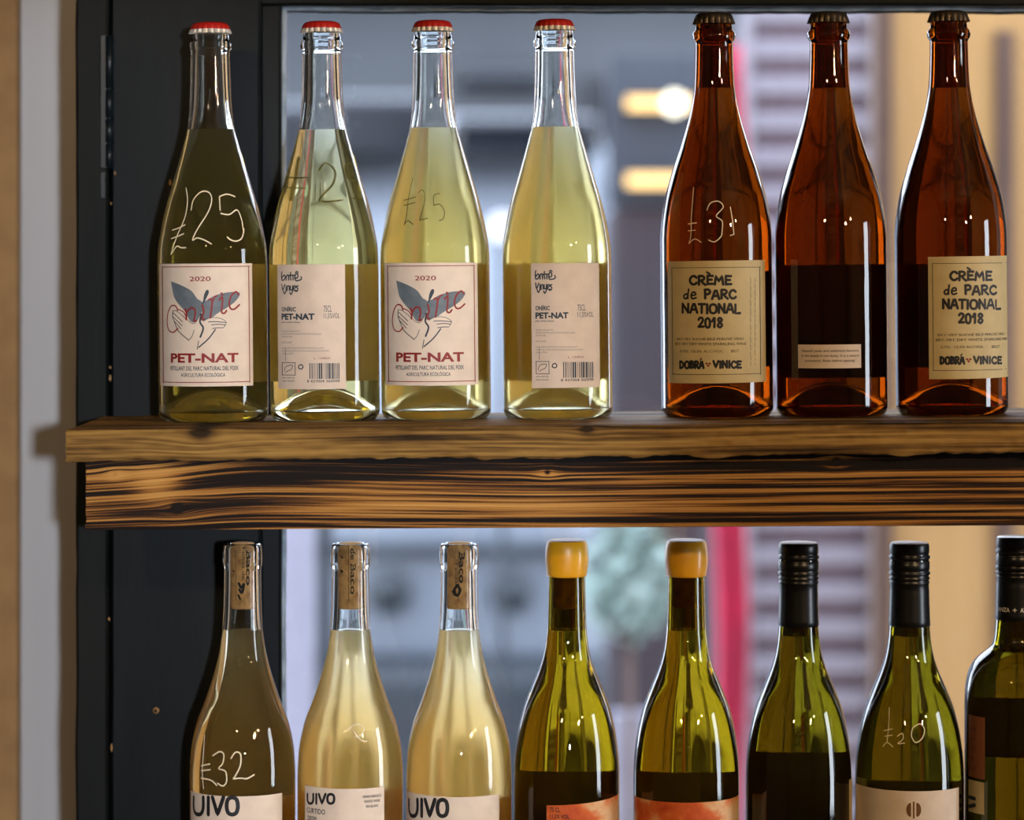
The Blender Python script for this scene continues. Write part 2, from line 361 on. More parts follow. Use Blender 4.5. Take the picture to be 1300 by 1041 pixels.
# ------------------------------------------------------------------ upper shelf: rough plank and charred beam
Z0 = 1.3826; SL = .0090
def zshelf(x): return Z0+SL*x
def shelf_timber(name, x0, x1, y0, y1, zb, zt, mat, grain, char, edge=0, nx=420, nz=22, ny=26, label=None, uneven=.0004):
    vs, fs, gv, cv = [], [], [], []
    def grid(fn, nu, nv, gf):
        st = len(vs)
        for i in range(nu+1):
            for j in range(nv+1):
                p = fn(i/nu, j/nv); vs.append(p); g = gf(*p); gv.append(g[:3]); cv.append(g[3])
        for i in range(nu):
            for j in range(nv):
                a = st+i*(nv+1)+j; fs.append((a, a+nv+1, a+nv+2, a+1))
    def gf(x, y, z):
        return grain(x, y, z)+(char(x, y, z),)
    def front(u, v):
        x = x0+u*(x1-x0); z = zb(x)+v*(zt(x)-zb(x))
        rr = edge*(max(0, abs(v-.5)*2-.72)/.28)**2
        zz = z; yy = y0+rr + uneven*noise.noise(Vector((x*35, v*4, 1)))*2 + uneven*noise.noise(Vector((x*160, v*9, 4)))
        if edge > .001 and v < .12: zz += -.0022*max(0, noise.noise(Vector((x*30, 7.7, 0)))*1.5)*(1-v/.12)*(1 if edge else 0) + (.0012*noise.noise(Vector((x*120, 3.3, 0))) if edge else 0)
        xx = x
        if u == 0: xx += (.0012*noise.noise(Vector((0, v*9, 2))))
        return (xx, yy, zz)
    def top(u, v):
        x = x0+u*(x1-x0); f = front(u, 1)
        return (f[0], f[1]+(y1-f[1])*v, zt(x)) if v > 0 else f
    def bot(u, v):
        x = x0+u*(x1-x0); f = front(u, 0)
        return (f[0], f[1]+(y1-f[1])*v, f[2]+(zb(x)-f[2])*min(1, v*3)) if v > 0 else f
    def endl(u, v):
        f = front(0, v); return (f[0]+.0035*0, f[1]+(y1-f[1])*u, f[2])
    def endr(u, v):
        f = front(1, v); return (f[0], f[1]+(y1-f[1])*u, f[2])
    grid(front, nx, nz, gf); grid(top, nx, ny, gf); grid(bot, nx, 4, gf); grid(endl, 8, nz, gf); grid(endr, 8, nz, gf)
    bk = len(vs)
    for x, z in ((x0, zb(x0)), (x1, zb(x1)), (x1, zt(x1)), (x0, zt(x0))):
        vs.append((x, y1, z)); gv.append(grain(x, y1, z)); cv.append(0)
    fs.append((bk, bk+1, bk+2, bk+3))
    me = bpy.data.meshes.new(name); me.from_pydata(vs, [], fs)
    a = me.attributes.new('grain', 'FLOAT_VECTOR', 'POINT'); a.data.foreach_set('vector', [c for g in gv for c in g])
    a = me.attributes.new('char', 'FLOAT', 'POINT'); a.data.foreach_set('value', cv)
    bm = bmesh.new(); bm.from_mesh(me); bmesh.ops.remove_doubles(bm, verts=bm.verts, dist=1e-5); bmesh.ops.recalc_face_normals(bm, faces=bm.faces); bm.to_mesh(me); bm.free()
    me.polygons.foreach_set('use_smooth', [True]*len(me.polygons)); 
    try: me.set_sharp_from_angle(angle=math.radians(40))
    except Exception: pass
    return link(name, me, mat)
XR = X(1420, 2.2)
Yp, Yb = 2.189, 2.208
def fx(px, Y): return (px-650)/F*Y
def fz(py, Y): return EYE-(py-335)/F*Y
PT = .0222
knotsP = [(fx(255, Yp), fz(549, Yp), .010, .0035, 1), (fx(745, Yp), fz(545, Yp), .005, .002, .8)]
def warp(x, z, knots):
    dz = 0
    for kx, kz, kr, amp, _ in knots:
        d2 = ((x-kx)/(kr*2.2))**2 + ((z-kz)/(kr*.9))**2
        dz += -(z-kz)*.8*math.exp(-d2*.7) + amp*math.copysign(1, z-kz)*0
    return z+dz
def grainP(x, y, z):
    zz = warp(x, z, knotsP) - SL*x + .0035*noise.noise(Vector((x*5, 0, 3))) + .12*(y-Yp)
    return (x*4, zz*210, y*20 if y > Yp+.01 else .5)
def charP(x, y, z):
    c = 0
    for kx, kz, kr, amp, s in knotsP:
        d = math.hypot((x-kx)/1.6, z-kz); c += .30*s*math.exp(-(d/(kr*.55))**2)
    bottom = (z-(zshelf(x)-PT))/PT
    if y < Yp+.01: c += .10*max(0, 1-bottom*2.0)*(.5+noise.noise(Vector((x*8, 1, 1)))) + .05*noise.noise(Vector((x*60, z*300, 0)))
    return c-.01
plank = shelf_timber('shelf_plank', fx(83.5, Yp), XR, Yp, 2.395, lambda x: zshelf(x)-PT, lambda x: zshelf(x), M['plank'], grainP, charP, edge=.0022, uneven=.0007)
tag(plank, 'rough-sawn brown pine shelf plank with worn edge carrying the upper bottles', 'shelf')
knots = [(fx(225, Yb), fz(645, Yb), .0065, 0, 1.3), (fx(695, Yb), fz(600, Yb), .0042, 0, .8), (fx(1062, Yb), fz(586, Yb), .0055, 0, .9), (fx(146, Yb), fz(602, Yb), .004, 0, .3)]
pts_tilt = pchip([(110, 14), (200, 6), (330, -6), (520, -2), (700, 2), (900, 0), (1060, -1), (1300, -3)])
def zbeam_b(x):
    px = x/Yb*F+650; return fz(673-6*(px-110)/1190, Yb)
def zbeam_t(x): return zshelf(x)-PT-.0002
def grainB(x, y, z):
    px = x/Yb*F+650
    zz = warp(x, z, knots) - .004*x + pts_tilt(px)*S*(.4+.6*(z-zbeam_b(x))/.054)
    return (x*3.0, zz*430, .3+(y-Yb)*8)
def charB(x, y, z):
    px = x/Yb*F+650; v = (z-zbeam_b(x))/.0535
    e_ = max(0, min(1, (px-180)/240)); c = (.06+.12*e_)*max(0, min(1, (v-.82+.10*e_+.03*math.sin(px/60))/.12))
    c += .05*noise.noise(Vector((x*9, v*2.2, 2)))
    c -= .16*math.exp(-((px-198)/32)**2-((v-.62)/.22)**2)
    c += .10*math.exp(-((px-320)/90)**2-((v-.72)/.18)**2)
    for kx, kz, kr, amp, s in knots:
        d = math.hypot(x-kx, z-kz)
        c += .26*s*math.exp(-(d/(kr*.45))**2) - .11*math.exp(-(((x-kx)/1.8)**2+(z-kz)**2)/(kr*1.1)**2)*(1 if s < 1 else .3)
    return c-.015
beam = shelf_timber('shelf_beam', fx(109, Yb), XR, Yb, Yb+.045, zbeam_b, zbeam_t, M['char'], grainB, charB, edge=.0008, nx=900, nz=64, ny=3, uneven=.0002)
tag(beam, 'charred orange pine beam with dark burnt grain under the shelf plank', 'beam')
for px, py, rr in ((225, 645, 6.5),):
    pass
# lower shelf out of frame carries the lower row
ZL = EYE-(1180-335)*S
lower = shelf_timber('shelf_plank', fx(83.5, Yp), XR, Yp, 2.395, lambda x: ZL-.024, lambda x: ZL, M['plank'], lambda x, y, z: (x*4, (z+y)*170, 2), lambda x, y, z: 0, edge=.002, nx=60, nz=6)
tag(lower, 'lower brown pine shelf plank carrying the second row of bottles', 'shelf')

# ------------------------------------------------------------------ bottle builder
GLYPH = {  # single-stroke capitals, box height 1; (width, strokes)
 'C': (.72, [[(.70,.80),(.52,.97),(.25,.92),(.06,.62),(.08,.30),(.30,.04),(.55,.05),(.72,.20)]]),
 'R': (.72, [[(.08,.0),(.08,1)],[(.05,.97),(.42,1),(.62,.80),(.50,.56),(.10,.46)],[(.30,.48),(.50,.20),(.74,-.03)]]),
 'E': (.62, [[(.08,.0),(.08,1)],[(.08,.98),(.60,.96)],[(.08,.52),(.50,.52)],[(.08,.03),(.62,.04)]]),
 'M': (.92, [[(.04,.0),(.14,1),(.44,.35),(.76,1),(.88,.0)]]),
 'P': (.66, [[(.10,-.02),(.09,1)],[(.04,.97),(.42,1),(.62,.78),(.50,.52),(.12,.44)]]),
 'A': (.80, [[(.02,.0),(.34,1),(.50,1),(.78,.0)],[(.16,.36),(.66,.36)]]),
 'N': (.80, [[(.08,.0),(.08,1)],[(.08,1),(.70,.04)],[(.70,.0),(.70,1)]]),
 'T': (.72, [[(.36,.0),(.36,.98)],[(.02,.98),(.72,.98)]]),
 'I': (.24, [[(.12,.0),(.12,1)]]),
 'O': (.86, [[(.43,1),(.15,.88),(.05,.5),(.15,.12),(.43,.0),(.71,.12),(.81,.5),(.71,.88),(.43,1)]]),
 'L': (.60, [[(.08,1),(.08,.02),(.60,.04)]]),
 '2': (.62, [[(.06,.78),(.22,.98),(.48,.94),(.54,.70),(.34,.36),(.06,.03)],[(.06,.03),(.62,.05)]]),
 '0': (.62, [[(.31,1),(.10,.85),(.05,.5),(.12,.12),(.31,.0),(.50,.12),(.57,.5),(.50,.85),(.31,1)]]),
 '1': (.44, [[(.04,.62),(.30,1),(.28,.0)]]),
 '8': (.62, [[(.50,.86),(.30,1),(.10,.82),(.30,.54),(.54,.26),(.34,.0),(.08,.18),(.24,.48),(.50,.72),(.50,.86)]]),
 '3': (.60, [[(.06,.86),(.30,1),(.52,.80),(.24,.54),(.56,.36),(.46,.06),(.06,.04)]]),
 'd': (.66, [[(.50,.40),(.28,.50),(.06,.26),(.18,.0),(.42,.10),(.54,.44)],[(.60,1.02),(.50,.35),(.52,.0)]]),
 'e': (.58, [[(.06,.34),(.52,.42),(.46,.68),(.18,.64),(.04,.30),(.20,.0),(.60,.10)]]),
 'D': (.76, [[(.08,.0),(.08,1)],[(.04,1),(.42,.92),(.68,.55),(.50,.14),(.06,.0)]]),
 'B': (.66, [[(.08,.0),(.08,1)],[(.05,1),(.48,.90),(.40,.60),(.10,.54)],[(.10,.54),(.56,.44),(.52,.10),(.06,.0)]]),
 'V': (.78, [[(.02,1),(.36,.0),(.76,1)]]),
 'U': (.80, [[(.08,1),(.08,.40),(.20,.08),(.40,.0),(.60,.08),(.72,.40),(.72,1)]]),
 ' ': (.35, []),
}
def spline(pts, k=5):
    if len(pts) < 3: return [tuple(p) for p in pts]
    out = []; n = len(pts)
    for i in range(n-1):
        p0 = pts[max(0, i-1)]; p1 = pts[i]; p2 = pts[i+1]; p3 = pts[min(n-1, i+2)]
        for j in range(k):
            t = j/k
            out.append(tuple(.5*((2*p1[d])+(-p0[d]+p2[d])*t+(2*p0[d]-5*p1[d]+4*p2[d]-p3[d])*t*t+(-p0[d]+3*p1[d]-3*p2[d]+p3[d])*t**3) for d in (0, 1)))
    out.append(tuple(pts[-1])); return out
class Print:
    """flat ink laid on a bottle's surface; works in photograph pixels, turned into (angle, height) on the bottle"""
    def __init__(s, B, eps=.00040): s.B = B; s.v = []; s.f = []; s.eps = eps
    def add(s, a, h):
        s.v.append(s.B.surf(a, h, s.eps)); return len(s.v)-1
    def ribbon(s, pts, wd, smooth=True, w_end=None):
        if len(pts) < 3: smooth = False
        if not smooth:
            o_ = [pts[0]]
            for a_, b_ in zip(pts, pts[1:]):
                n_ = max(1, int(math.dist(a_, b_)/2.5)); o_ += [(a_[0]+(b_[0]-a_[0])*i_/n_, a_[1]+(b_[1]-a_[1])*i_/n_) for i_ in range(1, n_+1)]
            pts = o_
        q = [s.B.inv(*p) for p in (spline(pts) if smooth else pts)]     # (angle, height)
        R = s.B.r0; q = [(a*R, h) for a, h in q]
        n = len(q); W = wd*S/2; L = []; Rr = []
        for i in range(n):
            a = q[max(0, i-1)]; b = q[min(n-1, i+1)]; dx, dy = b[0]-a[0], b[1]-a[1]; l = math.hypot(dx, dy) or 1
            nx, ny = -dy/l, dx/l
            t = i/max(1, n-1); ww = W if w_end is None else W*(w_end+(1-w_end)*math.sin(PI*min(1, max(0, t))))
            L.append(s.add((q[i][0]+nx*ww)/R, q[i][1]+ny*ww)); Rr.append(s.add((q[i][0]-nx*ww)/R, q[i][1]-ny*ww))
        for i in range(n-1): s.f.append((Rr[i], Rr[i+1], L[i+1], L[i]))
        if w_end is None:
            for e in (0, n-1):
                c = s.add(q[e][0]/R, q[e][1]); ring = [s.add((q[e][0]+W*math.cos(k*PI/4))/R, q[e][1]+W*math.sin(k*PI/4)) for k in range(8)]
                for k in range(8): s.f.append((c, ring[k], ring[(k+1) % 8]))
    def poly(s, pts, smooth=True):
        """filled outline, triangulated"""
        pp = spline(list(pts)+[pts[0]], 3)[:-1] if smooth else pts
        bm = bmesh.new(); vs = [bm.verts.new((p[0], -p[1], 0)) for p in pp]; bm.faces.new(vs)
        bmesh.ops.triangulate(bm, faces=bm.faces[:]); bmesh.ops.subdivide_edges(bm, edges=[e for e in bm.edges if e.calc_length() > 5], cuts=3, use_grid_fill=True)
        bmesh.ops.triangulate(bm, faces=bm.faces[:])
        bm.verts.ensure_lookup_table(); bm.verts.index_update(); st = len(s.v)
        for v in bm.verts: s.add(*s.B.inv(v.co.x, -v.co.y))
        for f in bm.faces:
            ids = [st+v.index for v in f.verts]
            if f.normal.z < 0: ids.reverse()
            s.f.append(ids)
        bm.free()
    def rect(s, x0, x1, y0, y1):
        n = max(1, int(abs(x1-x0)/6)); a = [s.B.inv(x0+(x1-x0)*i/n, (y0+y1)/2)[0] for i in range(n+1)]
        hb = s.B.inv((x0+x1)/2, y1)[1]; ht = s.B.inv((x0+x1)/2, y0)[1]
        for i in range(n):
            q = [s.add(a[i], hb), s.add(a[i+1], hb), s.add(a[i+1], ht), s.add(a[i], ht)]; s.f.append(q)
    def frame(s, x0, x1, y0, y1, t):
        s.rect(x0, x1, y0, y0+t); s.rect(x0, x1, y1-t, y1); s.rect(x0, x0+t, y0, y1); s.rect(x1-t, x1, y0, y1)
    def text(s, body, x0, x1, y0, y1, bold=0.0, rot=0):
        me = font_mesh(body, bold)
        if (x1-x0)/max(1, len(body)) > 4 and not rot:
            bm = bmesh.new(); bm.from_mesh(me); bmesh.ops.triangulate(bm, faces=bm.faces[:]); bmesh.ops.subdivide_edges(bm, edges=[e for e in bm.edges if e.calc_length() > .3], cuts=2); bmesh.ops.triangulate(bm, faces=bm.faces[:]); bm.to_mesh(me); bm.free()
        xs = [v.co.x for v in me.vertices]; ys = [v.co.y for v in me.vertices]
        if not xs: return
        ax0, ax1, ay0, ay1 = min(xs), max(xs), min(ys), max(ys)
        ym = (y0+y1)/2; A0 = s.B.inv(x0, ym)[0]; A1 = s.B.inv(x1, ym)[0]; H0 = s.B.inv((x0+x1)/2, y1)[1]; H1 = s.B.inv((x0+x1)/2, y0)[1]
        st = len(s.v)
        for v in me.vertices:
            u = (v.co.x-ax0)/(ax1-ax0); t = (v.co.y-ay0)/(ay1-ay0)
            if rot: u, t = t, u; u = 1-u if rot > 0 else u; t = t if rot > 0 else 1-t
            s.add(A0+u*(A1-A0), H0+t*(H1-H0))
        for p in me.polygons: s.f.append([st+i for i in p.vertices])
        bpy.data.meshes.remove(me)
    def hand(s, body, x0, x1, y0, y1, wd, jit=0.0, gap=.16):
        tot = sum(GLYPH[c][0]+gap for c in body)-gap; k = (x1-x0)/tot; x = x0; rnd = random.Random(len(body)*13)
        for c in body:
            w_, st = GLYPH[c]; dy = rnd.uniform(-jit, jit)
            for pl in st:
                s.ribbon([(x+px*k, y1-(py+dy)*(y1-y0)) for px, py in pl], wd, smooth=len(pl) > 3 and c not in 'ENALTMV' or len(pl) == 3 and c in 'R1')
            x += (w_+gap)*k
    def scribble(s, x0, x1, y0, y1, seed=0, wd=.7):
        """illegible tiny line of words"""
        r = random.Random(seed); x = x0
        while x < x1-2:
            wl = min(r.uniform(4, 11), x1-x); pts = []; n = max(3, int(wl/1.1))
            for i in range(n): pts.append((x+wl*i/(n-1), (y0 if i % 2 else y1)+r.uniform(-.3, .3)))
            s.ribbon(pts, wd, smooth=False); x += wl+1.6
    def build(s, name, mat, parent, label=None):
        me = bpy.data.meshes.new(name); me.from_pydata(s.v, [], s.f); me.update()
        o = link(name, me, mat, parent)
        if label: o['label'] = label
        return o
_fc = {}
def font_mesh(body, bold):
    cu = bpy.data.curves.new('t', 'FONT'); cu.body = body; cu.size = 1; cu.offset = bold; cu.resolution_u = 3
    o = bpy.data.objects.new('t', cu); C.objects.link(o); dg = bpy.context.evaluated_depsgraph_get(); dg.update()
    me = bpy.data.meshes.new_from_object(o.evaluated_get(dg)); bpy.data.objects.remove(o); bpy.data.curves.remove(cu); return me
PROFILES = {
 'sparkling': dict(body=[(12,69.5),(195,69.5),(215,68.8),(242,64.8),(271,58.4),(299,50.2),(328,41.6),(350,35.2),(369,30.4),(390,27.6),(415,26.1),(440,25.3),(466,24.8)],
                   finish=[(25,469),(26.8,471.5),(27.2,474.5),(26.6,478),(24.2,480.5),(23.6,490),(22.8,499),(20.5,501.5)], top=501.5, wall=4.6, neck_in=12.5),
 'amber': dict(body=[(12,70.8),(222,70.8),(238,70.0),(272,65.4),(308,55.6),(345,43.0),(382,32.2),(405,27.6),(419,25.8),(445,24.6),(472,24.0)],
                   finish=[(24.2,474),(27,478),(27.6,482),(26.8,486),(23.4,490),(22.8,498),(22.4,505),(20,508)], top=508, wall=4.6, neck_in=12.5),
 'cork': dict(body=[(12,67),(190,67),(225,65.5),(261,58.8),(296,46),(332,34.6),(357,28.8),(382,25.6),(410,24.2),(456,23.4)],
                   finish=[(23.6,460),(24.9,463),(25.2,470),(25.0,479),(24.4,484),(23.9,488),(22,490.5)], top=490.5, wall=4.2, neck_in=15.4),
 'burgundy': dict(body=[(12,67),(190,67),(212,66.4),(243,63.2),(278.5,55.8),(310.5,43.8),(330,35.6),(346,30.4),(364,27),(382,25.3),(410,24.2),(450,23.2)],
                   finish=[(23.4,454),(24.6,457),(24.8,466),(24.2,478),(22,484)], top=484, wall=4.2, neck_in=18),
 'bordeaux': dict(body=[(12,65),(288,65),(306,64.2),(322,61.8),(339,54.5),(350,44),(356,36),(362,30.5),(370,28.2),(384,26.6),(410,25.2),(450,24.4)],
                   finish=[(24.6,454),(25.2,457),(25.2,466),(24.6,478),(22,488)], top=488, wall=4.2, neck_in=18),
}
class Bottle:
    def __init__(s, cx, kind, label, glass, wine, level, group, upper=True, dy=0, lean=.0095, dz=0, rscale=1.0):
        s.pr = PROFILES[kind]; s.cx = cx; s.Y = D+dy; s.lean = lean if upper else 0
        x = (cx-650)/F*s.Y; zb = (zshelf(x)+.0001 if upper else ZL)+dz
        s.root = empty('wine_bottle', (x, s.Y, zb), label, 'bottle', group); s.root.rotation_euler = (0, -s.lean, 0)
        s.base = Vector((x, s.Y, zb)); s.top = s.pr['top']
        body = s.pr['body']; s.f = pchip([(h*S, r*S*rscale) for h, r in body]); s.fin = s.pr['finish']
        s.r0 = body[0][1]*S*rscale; s.hbody = body[-1][0]
        W = s.pr['wall']
        def dense(a, b, step): n = max(2, int((b-a)/step)); return [a+(b-a)*i/n for i in range(n+1)]
        R = body[0][1]*rscale
        out = [(0, 36), (6, 35.6), (16, 33), (28, 27), (40, 17), (50, 7.5), (55, 3.2), (58.5, 1), (61, 0), (63.2, .5), (66.0, 2.6), (68.2, 6.2), (R-.15, 9.6)]
        out = [(min(r*(R/69.5), R) , h) for r, h in out]
        out += [(s.f(h*S)/S, h) for h in dense(12, s.hbody, 4)] + s.fin
        inner_top = s.fin[-1][1]; ni = s.pr['neck_in']
        def rin(h): 
            r = s.f(h*S)/S
            t = min(1, max(0, (h-s.hbody+170)/110)); w_ = W+(min(r-ni, 8)-W)*t
            return max(ni, r-w_)
        s.rin = rin
        lv = (s.base.z and level)
        hl = (EYE-(level-335)*S*(1) - zb)/S*1.0     # level given as a photograph row
        s.hl = hl
        inn = [(ni+1.2, inner_top), (ni, inner_top-2.5)] + [(rin(h), h) for h in reversed(dense(hl, inner_top-8, 4))]
        k = lambda L: [(r*S, h*S) for r, h in L]
        s.glass = lathe('bottle_glass', [(k(out+inn), 0, 0)], M[glass], s.root)
        floor = [(0, 43), (8, 42.4), (18, 39), (30, 32), (42, 22), (50, 15.5), (56, 12.4), (60, 12.2), (63, 14), (R-W-.6, 18.5)]
        floor = [(r*(R/69.5) if r < 62 else min(r, R-W-.6), h) for r, h in floor]
        side = floor + [(rin(h), h) for h in dense(23, hl, 4)]
        topd = [(rin(hl), hl), (rin(hl)*.93, hl-.5), (rin(hl)*.6, hl-.8), (0, hl-.8)]
        s.wine = lathe('wine', [(k(side), 0, 0), (k(topd), 0, 1)], M[wine], s.root)
    def inv(s, px, py):
        """photograph pixel -> (angle round the bottle, height) on its near surface"""
        Yc = s.Y-s.r0; a = 0; h = 0
        for _ in range(5):
            X_ = (px-650)/F*Yc; Z_ = EYE-(py-335)/F*Yc; dx = X_-s.base.x; dz = Z_-s.base.z
            lx = dx*math.cos(s.lean)+dz*math.sin(s.lean); h = -dx*math.sin(s.lean)+dz*math.cos(s.lean)
            r = s.radius(h); q = max(-.995, min(.995, lx/r)); a = math.asin(q); Yc = s.Y-r*math.cos(a)
        return a, h
    def radius(s, h):
        H = h/S
        if H > s.hbody:
            fr = s.fin
            if H >= fr[-1][1]: return fr[-1][0]*S
            for (r0, h0), (r1, h1) in zip([(s.f(s.hbody*S)/S, s.hbody)]+fr, fr):
                if h0 <= H <= h1 and h1 > h0: return (r0+(r1-r0)*(H-h0)/(h1-h0))*S
        return s.f(h)
    def surf(s, a, h, eps): r = s.radius(h)+eps; return (r*math.sin(a), -r*math.cos(a), h)
    def paper(s, x0, x1, y0, y1, mat, name='front_label', label=None, eps=.00008, th=.00016, angles=None, skew=0):
        xm = s.cx; a0 = s.inv(x0, (y0+y1)/2)[0]; a1 = s.inv(x1, (y0+y1)/2)[0]
        if angles: a0, a1 = angles
        h0 = s.inv(xm, y1)[1]; h1 = s.inv(xm, y0)[1]
        n = max(6, int((a1-a0)/.05)); m = 6; vs = []; fs = []
        for side, e in ((0, eps), (1, eps+th)):
            for i in range(n+1):
                for j in range(m+1):
                    a = a0+(a1-a0)*i/n; h = h0+(h1-h0)*j/m + skew*(i/n-.5); vs.append(s.surf(a, h, e))
        q = (n+1)*(m+1)
        for i in range(n):
            for j in range(m):
                a = i*(m+1)+j; fs.append((a, a+1, a+m+2, a+m+1)); b = a+q; fs.append((b, b+m+1, b+m+2, b+1))
        for i in range(n):
            for j in (0, m):
                a = i*(m+1)+j; b = a+m+1; fs.append((a, b, b+q, a+q) if j == 0 else (b, a, a+q, b+q))
        for j in range(m):
            for i in (0, n):
                a = i*(m+1)+j; b = a+1; fs.append((b, a, a+q, b+q) if i == 0 else (a, b, b+q, a+q))
        me = bpy.data.meshes.new(name); me.from_pydata(vs, [], fs); me.polygons.foreach_set('use_smooth', [True]*len(fs)); me.update()
        try: me.set_sharp_from_angle(angle=math.radians(50))
        except Exception: pass
        o = link(name, me, M[mat], s.root)
        if label: o['label'] = label
        return o
    def price(s, strokes, wd=1.5, mat='chalk', label='hand-written price in white chalk ink'):
        p = Print(s, .00012)
        for st in strokes: p.ribbon(st, wd)
        return p.build('price_mark', M[mat], s.root, label)
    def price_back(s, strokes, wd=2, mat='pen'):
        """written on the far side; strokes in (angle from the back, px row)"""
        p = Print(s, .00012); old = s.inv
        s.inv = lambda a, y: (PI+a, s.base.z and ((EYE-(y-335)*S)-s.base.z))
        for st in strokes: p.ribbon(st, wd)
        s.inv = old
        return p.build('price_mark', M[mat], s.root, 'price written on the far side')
    def crown(s, mtop, mskirt, lab):
        t = s.top; n = 21
        prof = [(0, t+4.2), (9, t+4.1), (16, t+3.7), (20.5, t+2.6), (23, t+.6), (24.2, t-2.4), (24.8, t-5.5), (25.4, t-8.4), (25.9, t-10.4)]
        prof = list(reversed(prof)); inner = [(24.9, t-10.2), (24.2, t-6), (23.2, t-1.8)]
        def fl(r, z, a):
            H = z/S-(t-10.4); amp = max(0, 1-H/9.5)*1.7*S
            return r+amp*math.cos(n*a)
        k = lambda L: [(r*S, h*S) for r, h in L]
        hi = prof[2:]; lo = prof[:3]
        o = lathe('crown_cap', [(k(lo), 1, 0), (k(hi), 0, 0), (k(list(reversed(inner))), 1, 0)], [M[mtop], M[mskirt]], s.root, 168, fl)
        o['label'] = lab; return o

UP = 'sparkling wine bottles standing on the upper shelf'
LOW = 'wine bottles standing on the lower shelf'
# ------------------------------------------------------------------ label artwork
def q4(dx, dy, pts, ox=200, oy=325, k=5.95): return [(ox+x/k+dx, oy+y/k+dy) for x, y in pts]
def bird_label(B, dx, dy):
    fl = B.paper(203+dx, 320.5+dx, 334.5+dy, 490.5+dy, 'paper', label='cream front label with red border and bird print', skew=-.0003)
    p = Print(B); p.frame(206.8+dx, 316.5+dx, 338+dy, 486+dy, 1.0)
    p.text('2020', 241+dx, 267.5+dx, 351+dy, 357+dy, .01)
    p.text('PET-NAT', 217.5+dx, 302.5+dx, 448.5+dy, 460.5+dy, .035)
    p.build('lettering', M['ink_red'], fl, 'red lettering and border')
    p = Print(B)
    p.text('PETILLANT DEL PARC NATURAL DEL FOIX', 217+dx, 302.5+dx, 465+dy, 470.5+dy, .012)
    p.text('AGRICULTURA ECOLÒGICA', 230+dx, 286+dx, 472.5+dy, 478.5+dy, .012)
    p.build('lettering', M['ink_blue'], fl, 'dark small lettering')
    p = Print(B, .00034)
    p.poly(q4(dx, dy, [(104,192),(135,202),(200,230),(262,268),(300,322),(332,345),(336,400),(310,470),(275,503),(242,482),(214,425),(168,372),(128,312),(112,240)]))
    p.poly(q4(dx, dy, [(325,350),(370,335),(430,300),(520,276),(618,276),(598,330),(540,380),(455,432),(405,470),(350,490),(318,470),(322,400)]))
    p.build('picture', M['ink_grey'], fl, 'grey-blue wings')
    p = Print(B, .00038)
    p.poly(q4(dx, dy, [(345,340),(352,295),(366,262),(382,256),(388,276),(372,312),(352,350),(335,375)]))
    p.build('picture', M['ink_blue'], fl, 'dark bird head')
    p = Print(B, .00042)
    p.poly(q4(dx, dy, [(120,412),(150,420),(200,458),(272,512),(310,470),(330,422),(336,440),(326,500),(338,560),(326,632),(308,690),(248,652),(150,560),(122,470)]))
    p.poly(q4(dx, dy, [(346,492),(400,464),(470,470),(520,500),(500,542),(440,560),(380,640),(325,675),(340,560)]))
    p.build('picture', M['paper'], fl, 'pale hands')
    p = Print(B, .00046)
    for st, wd in [([(120,412),(150,418),(200,458),(270,512),(308,472),(330,424)],.7), ([(122,430),(190,496)],1), ([(118,458),(188,526)],1), ([(124,486),(180,550)],1), ([(120,412),(118,460),(140,520),(165,572),(238,636)],1.1), ([(238,636),(262,606),(278,560)],.8), ([(346,492),(400,466),(470,470),(518,500),(500,538)],.7), ([(385,498),(440,496),(515,502)],1), ([(408,520),(460,516),(508,520)],1), ([(414,548),(455,542),(496,542)],1), ([(436,556),(405,600),(370,640),(312,690)],1.6), ([(332,440),(322,500),(346,545),(324,612)],2.2), ([(312,640),(300,705)],1)]:
        p.ribbon(q4(dx, dy, st), wd)
    p.build('picture', M['ink_blue'], fl, 'dark outlines of the hands')
    p = Print(B, .00052)
    for st, wd in [([(155,412),(140,378),(108,378),(84,430),(76,500),(90,560),(125,576),(156,546)],1.3), ([(150,400),(196,420),(214,450)],1.0),
                   ([(212,400),(222,440),(218,480)],1.8), ([(222,430),(250,395),(280,400),(286,440),(276,490),(292,488)],1.7),
                   ([(340,372),(350,420),(336,470),(352,478)],1.9), ([(388,330),(412,330),(408,400),(398,466)],1.9), ([(410,360),(430,312),(450,300)],1.6),
                   ([(466,330),(488,310),(488,370),(484,424),(504,432),(520,412)],1.8), ([(482,282),(490,296)],2), ([(610,292),(590,270),(556,300),(540,350),(550,396),(580,400),(616,368)],1.7)]:
        p.ribbon(q4(dx, dy, st), wd*1.25)
    p.build('lettering', M['ink_red'], fl, 'red script lettering')
    return fl
def q5(dx, dy, pts): return [(350+x/6.12+dx, 330+y/6.12+dy) for x, y in pts]
